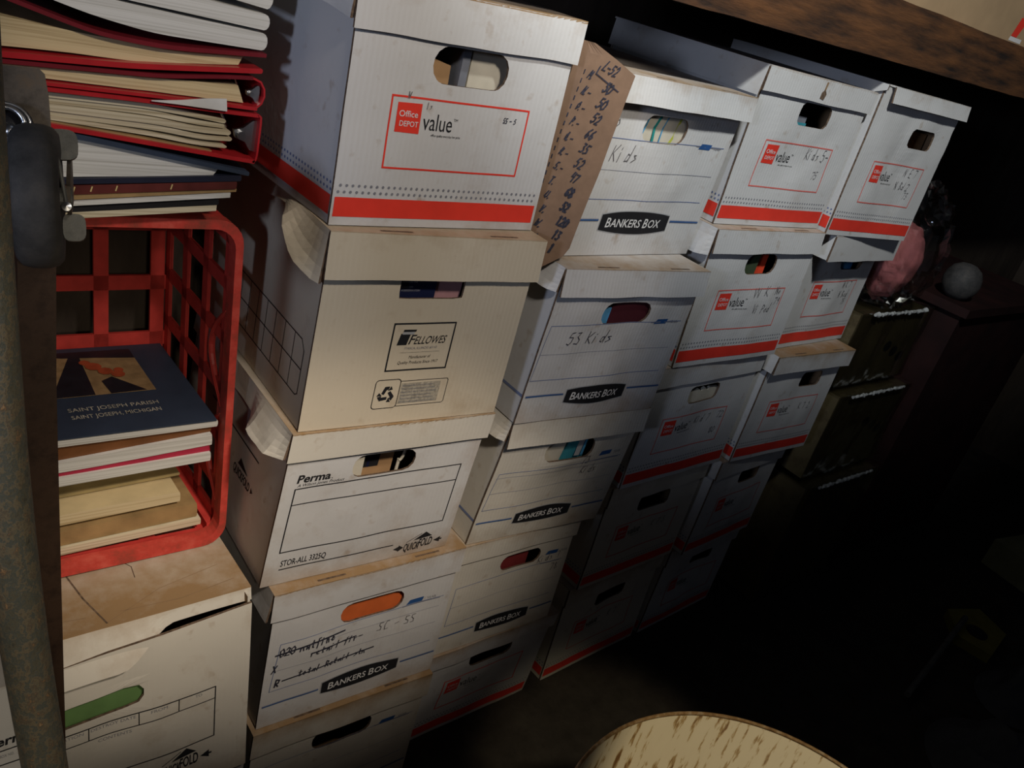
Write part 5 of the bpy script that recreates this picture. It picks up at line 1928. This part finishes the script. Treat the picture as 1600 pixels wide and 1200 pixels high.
for i in range(5):
    mb.face((A[i], A[(i + 1) % 5], Bq[(i + 1) % 5], Bq[i]), 'dull_yellow')
mb.lathe([(0.030, 0.030), (0.030, 0.034), (0.012, 0.036), (0.0, 0.036)], 'dark_charcoal', 20, lambda p: p + Vector((2.56, 0.40, 0)))
tag(mb.build('plastic_block', None, (2.58, 0.41, 0.0)), 'dull yellow plastic piece with a dark round hole on the floor', 'plastic piece')
mb = MB()
mb.box((2.98, 0.36, 0.0), (3.40, 0.58, 0.10), 'pale_card', lambda x, y, z: (x + 0.15 * y, y - 0.2 * (x - 3.0), z), (2, 2, 1))
mb.box((3.02, 0.38, 0.10), (3.36, 0.56, 0.108), 'pale_card', lambda x, y, z: (x + 0.15 * y, y - 0.2 * (x - 3.0), z), (2, 2, 1))
tag(mb.build('flat_carton', None, (3.2, 0.47, 0.0)), 'pale flat carton at the right edge of the dark floor', 'carton')


def heap(name, label, c, r, seed):
    mb = MB()
    nu, nv = 30, 12
    rows = []
    for j in range(nv + 1):
        t = j / nv
        row = []
        for i in range(nu):
            ph = 2 * PI * i / nu
            d = Vector((math.cos(ph) * t, math.sin(ph) * t, 0))
            h = (1 - t * t) * (0.65 + 0.6 * noise.noise(d * 2.5 + Vector((seed, 0, 0)))) + 0.08 * (1 - t) * noise.noise(d * 8 + Vector((seed, 3, 0)))
            row.append(mb.vert((c[0] + d.x * r[0], c[1] + d.y * r[1], max(0.002, h * r[2]))))
        rows.append(row)
    for j in range(nv):
        for i in range(nu):
            mb.face((rows[j][i], rows[j + 1][i], rows[j + 1][(i + 1) % nu], rows[j][(i + 1) % nu]), 'grey_cloth')
    tag(mb.build(name, None, (c[0], c[1], 0), smooth=True), label, 'cloth')


heap('crumpled_cloth', 'grey crumpled cloth heap in the dark lower right corner', (2.08, 0.13, 0), (0.18, 0.17, 0.15), 2.0)
heap('crumpled_cloth', 'smaller grey cloth heap behind the metal rod', (2.42, 0.22, 0), (0.13, 0.10, 0.12), 6.0)
mb = MB()
mb.box((2.45, 0.82, 0.0), (3.15, 1.22, 0.86), 'cabinet_paint', lambda x, y, z: (x, y, z + 0.006 * math.sin(x * 6)), (6, 2, 2))
mb.box((2.43, 0.80, 0.860), (3.17, 1.23, 0.885), 'cabinet_paint', None, (2, 1, 1))
tag(mb.build('metal_cabinet', None, (2.8, 1.02, 0.0)), 'dark red low cabinet in the gloom beyond the wrapped cartons', 'cabinet')
mb = MB()
mb.lathe([(0.0, 0.0), (0.020, 0.0005), (0.038, 0.013), (0.048, 0.032), (0.051, 0.050), (0.048, 0.068), (0.038, 0.087), (0.020, 0.099), (0.0, 0.102)], 'tyre_rubber', 28, lambda p: p + Vector((2.50, 0.88, 0.8855)))
tag(mb.build('grey_ball', None, (2.50, 0.88, 0.8855), smooth=True), 'dim grey ball on the dark red cabinet, right of the clear bag', 'ball')

# ------------------------------------------------------------------ the room
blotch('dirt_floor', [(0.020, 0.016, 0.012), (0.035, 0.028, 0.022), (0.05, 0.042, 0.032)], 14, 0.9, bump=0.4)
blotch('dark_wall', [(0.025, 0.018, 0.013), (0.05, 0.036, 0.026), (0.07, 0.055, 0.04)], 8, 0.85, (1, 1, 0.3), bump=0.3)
mb = MB()
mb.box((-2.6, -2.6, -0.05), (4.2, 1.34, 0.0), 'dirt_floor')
struct(mb.build('floor', None, (0, 0, 0)))
mb = MB()
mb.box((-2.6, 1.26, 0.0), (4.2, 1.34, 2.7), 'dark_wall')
struct(mb.build('wall_back', None, (0, 1.3, 0)))
mb = MB()
mb.box((4.12, -2.6, 0.0), (4.2, 1.259, 2.7), 'dark_wall')
struct(mb.build('wall_right', None, (4.16, 0, 0)))
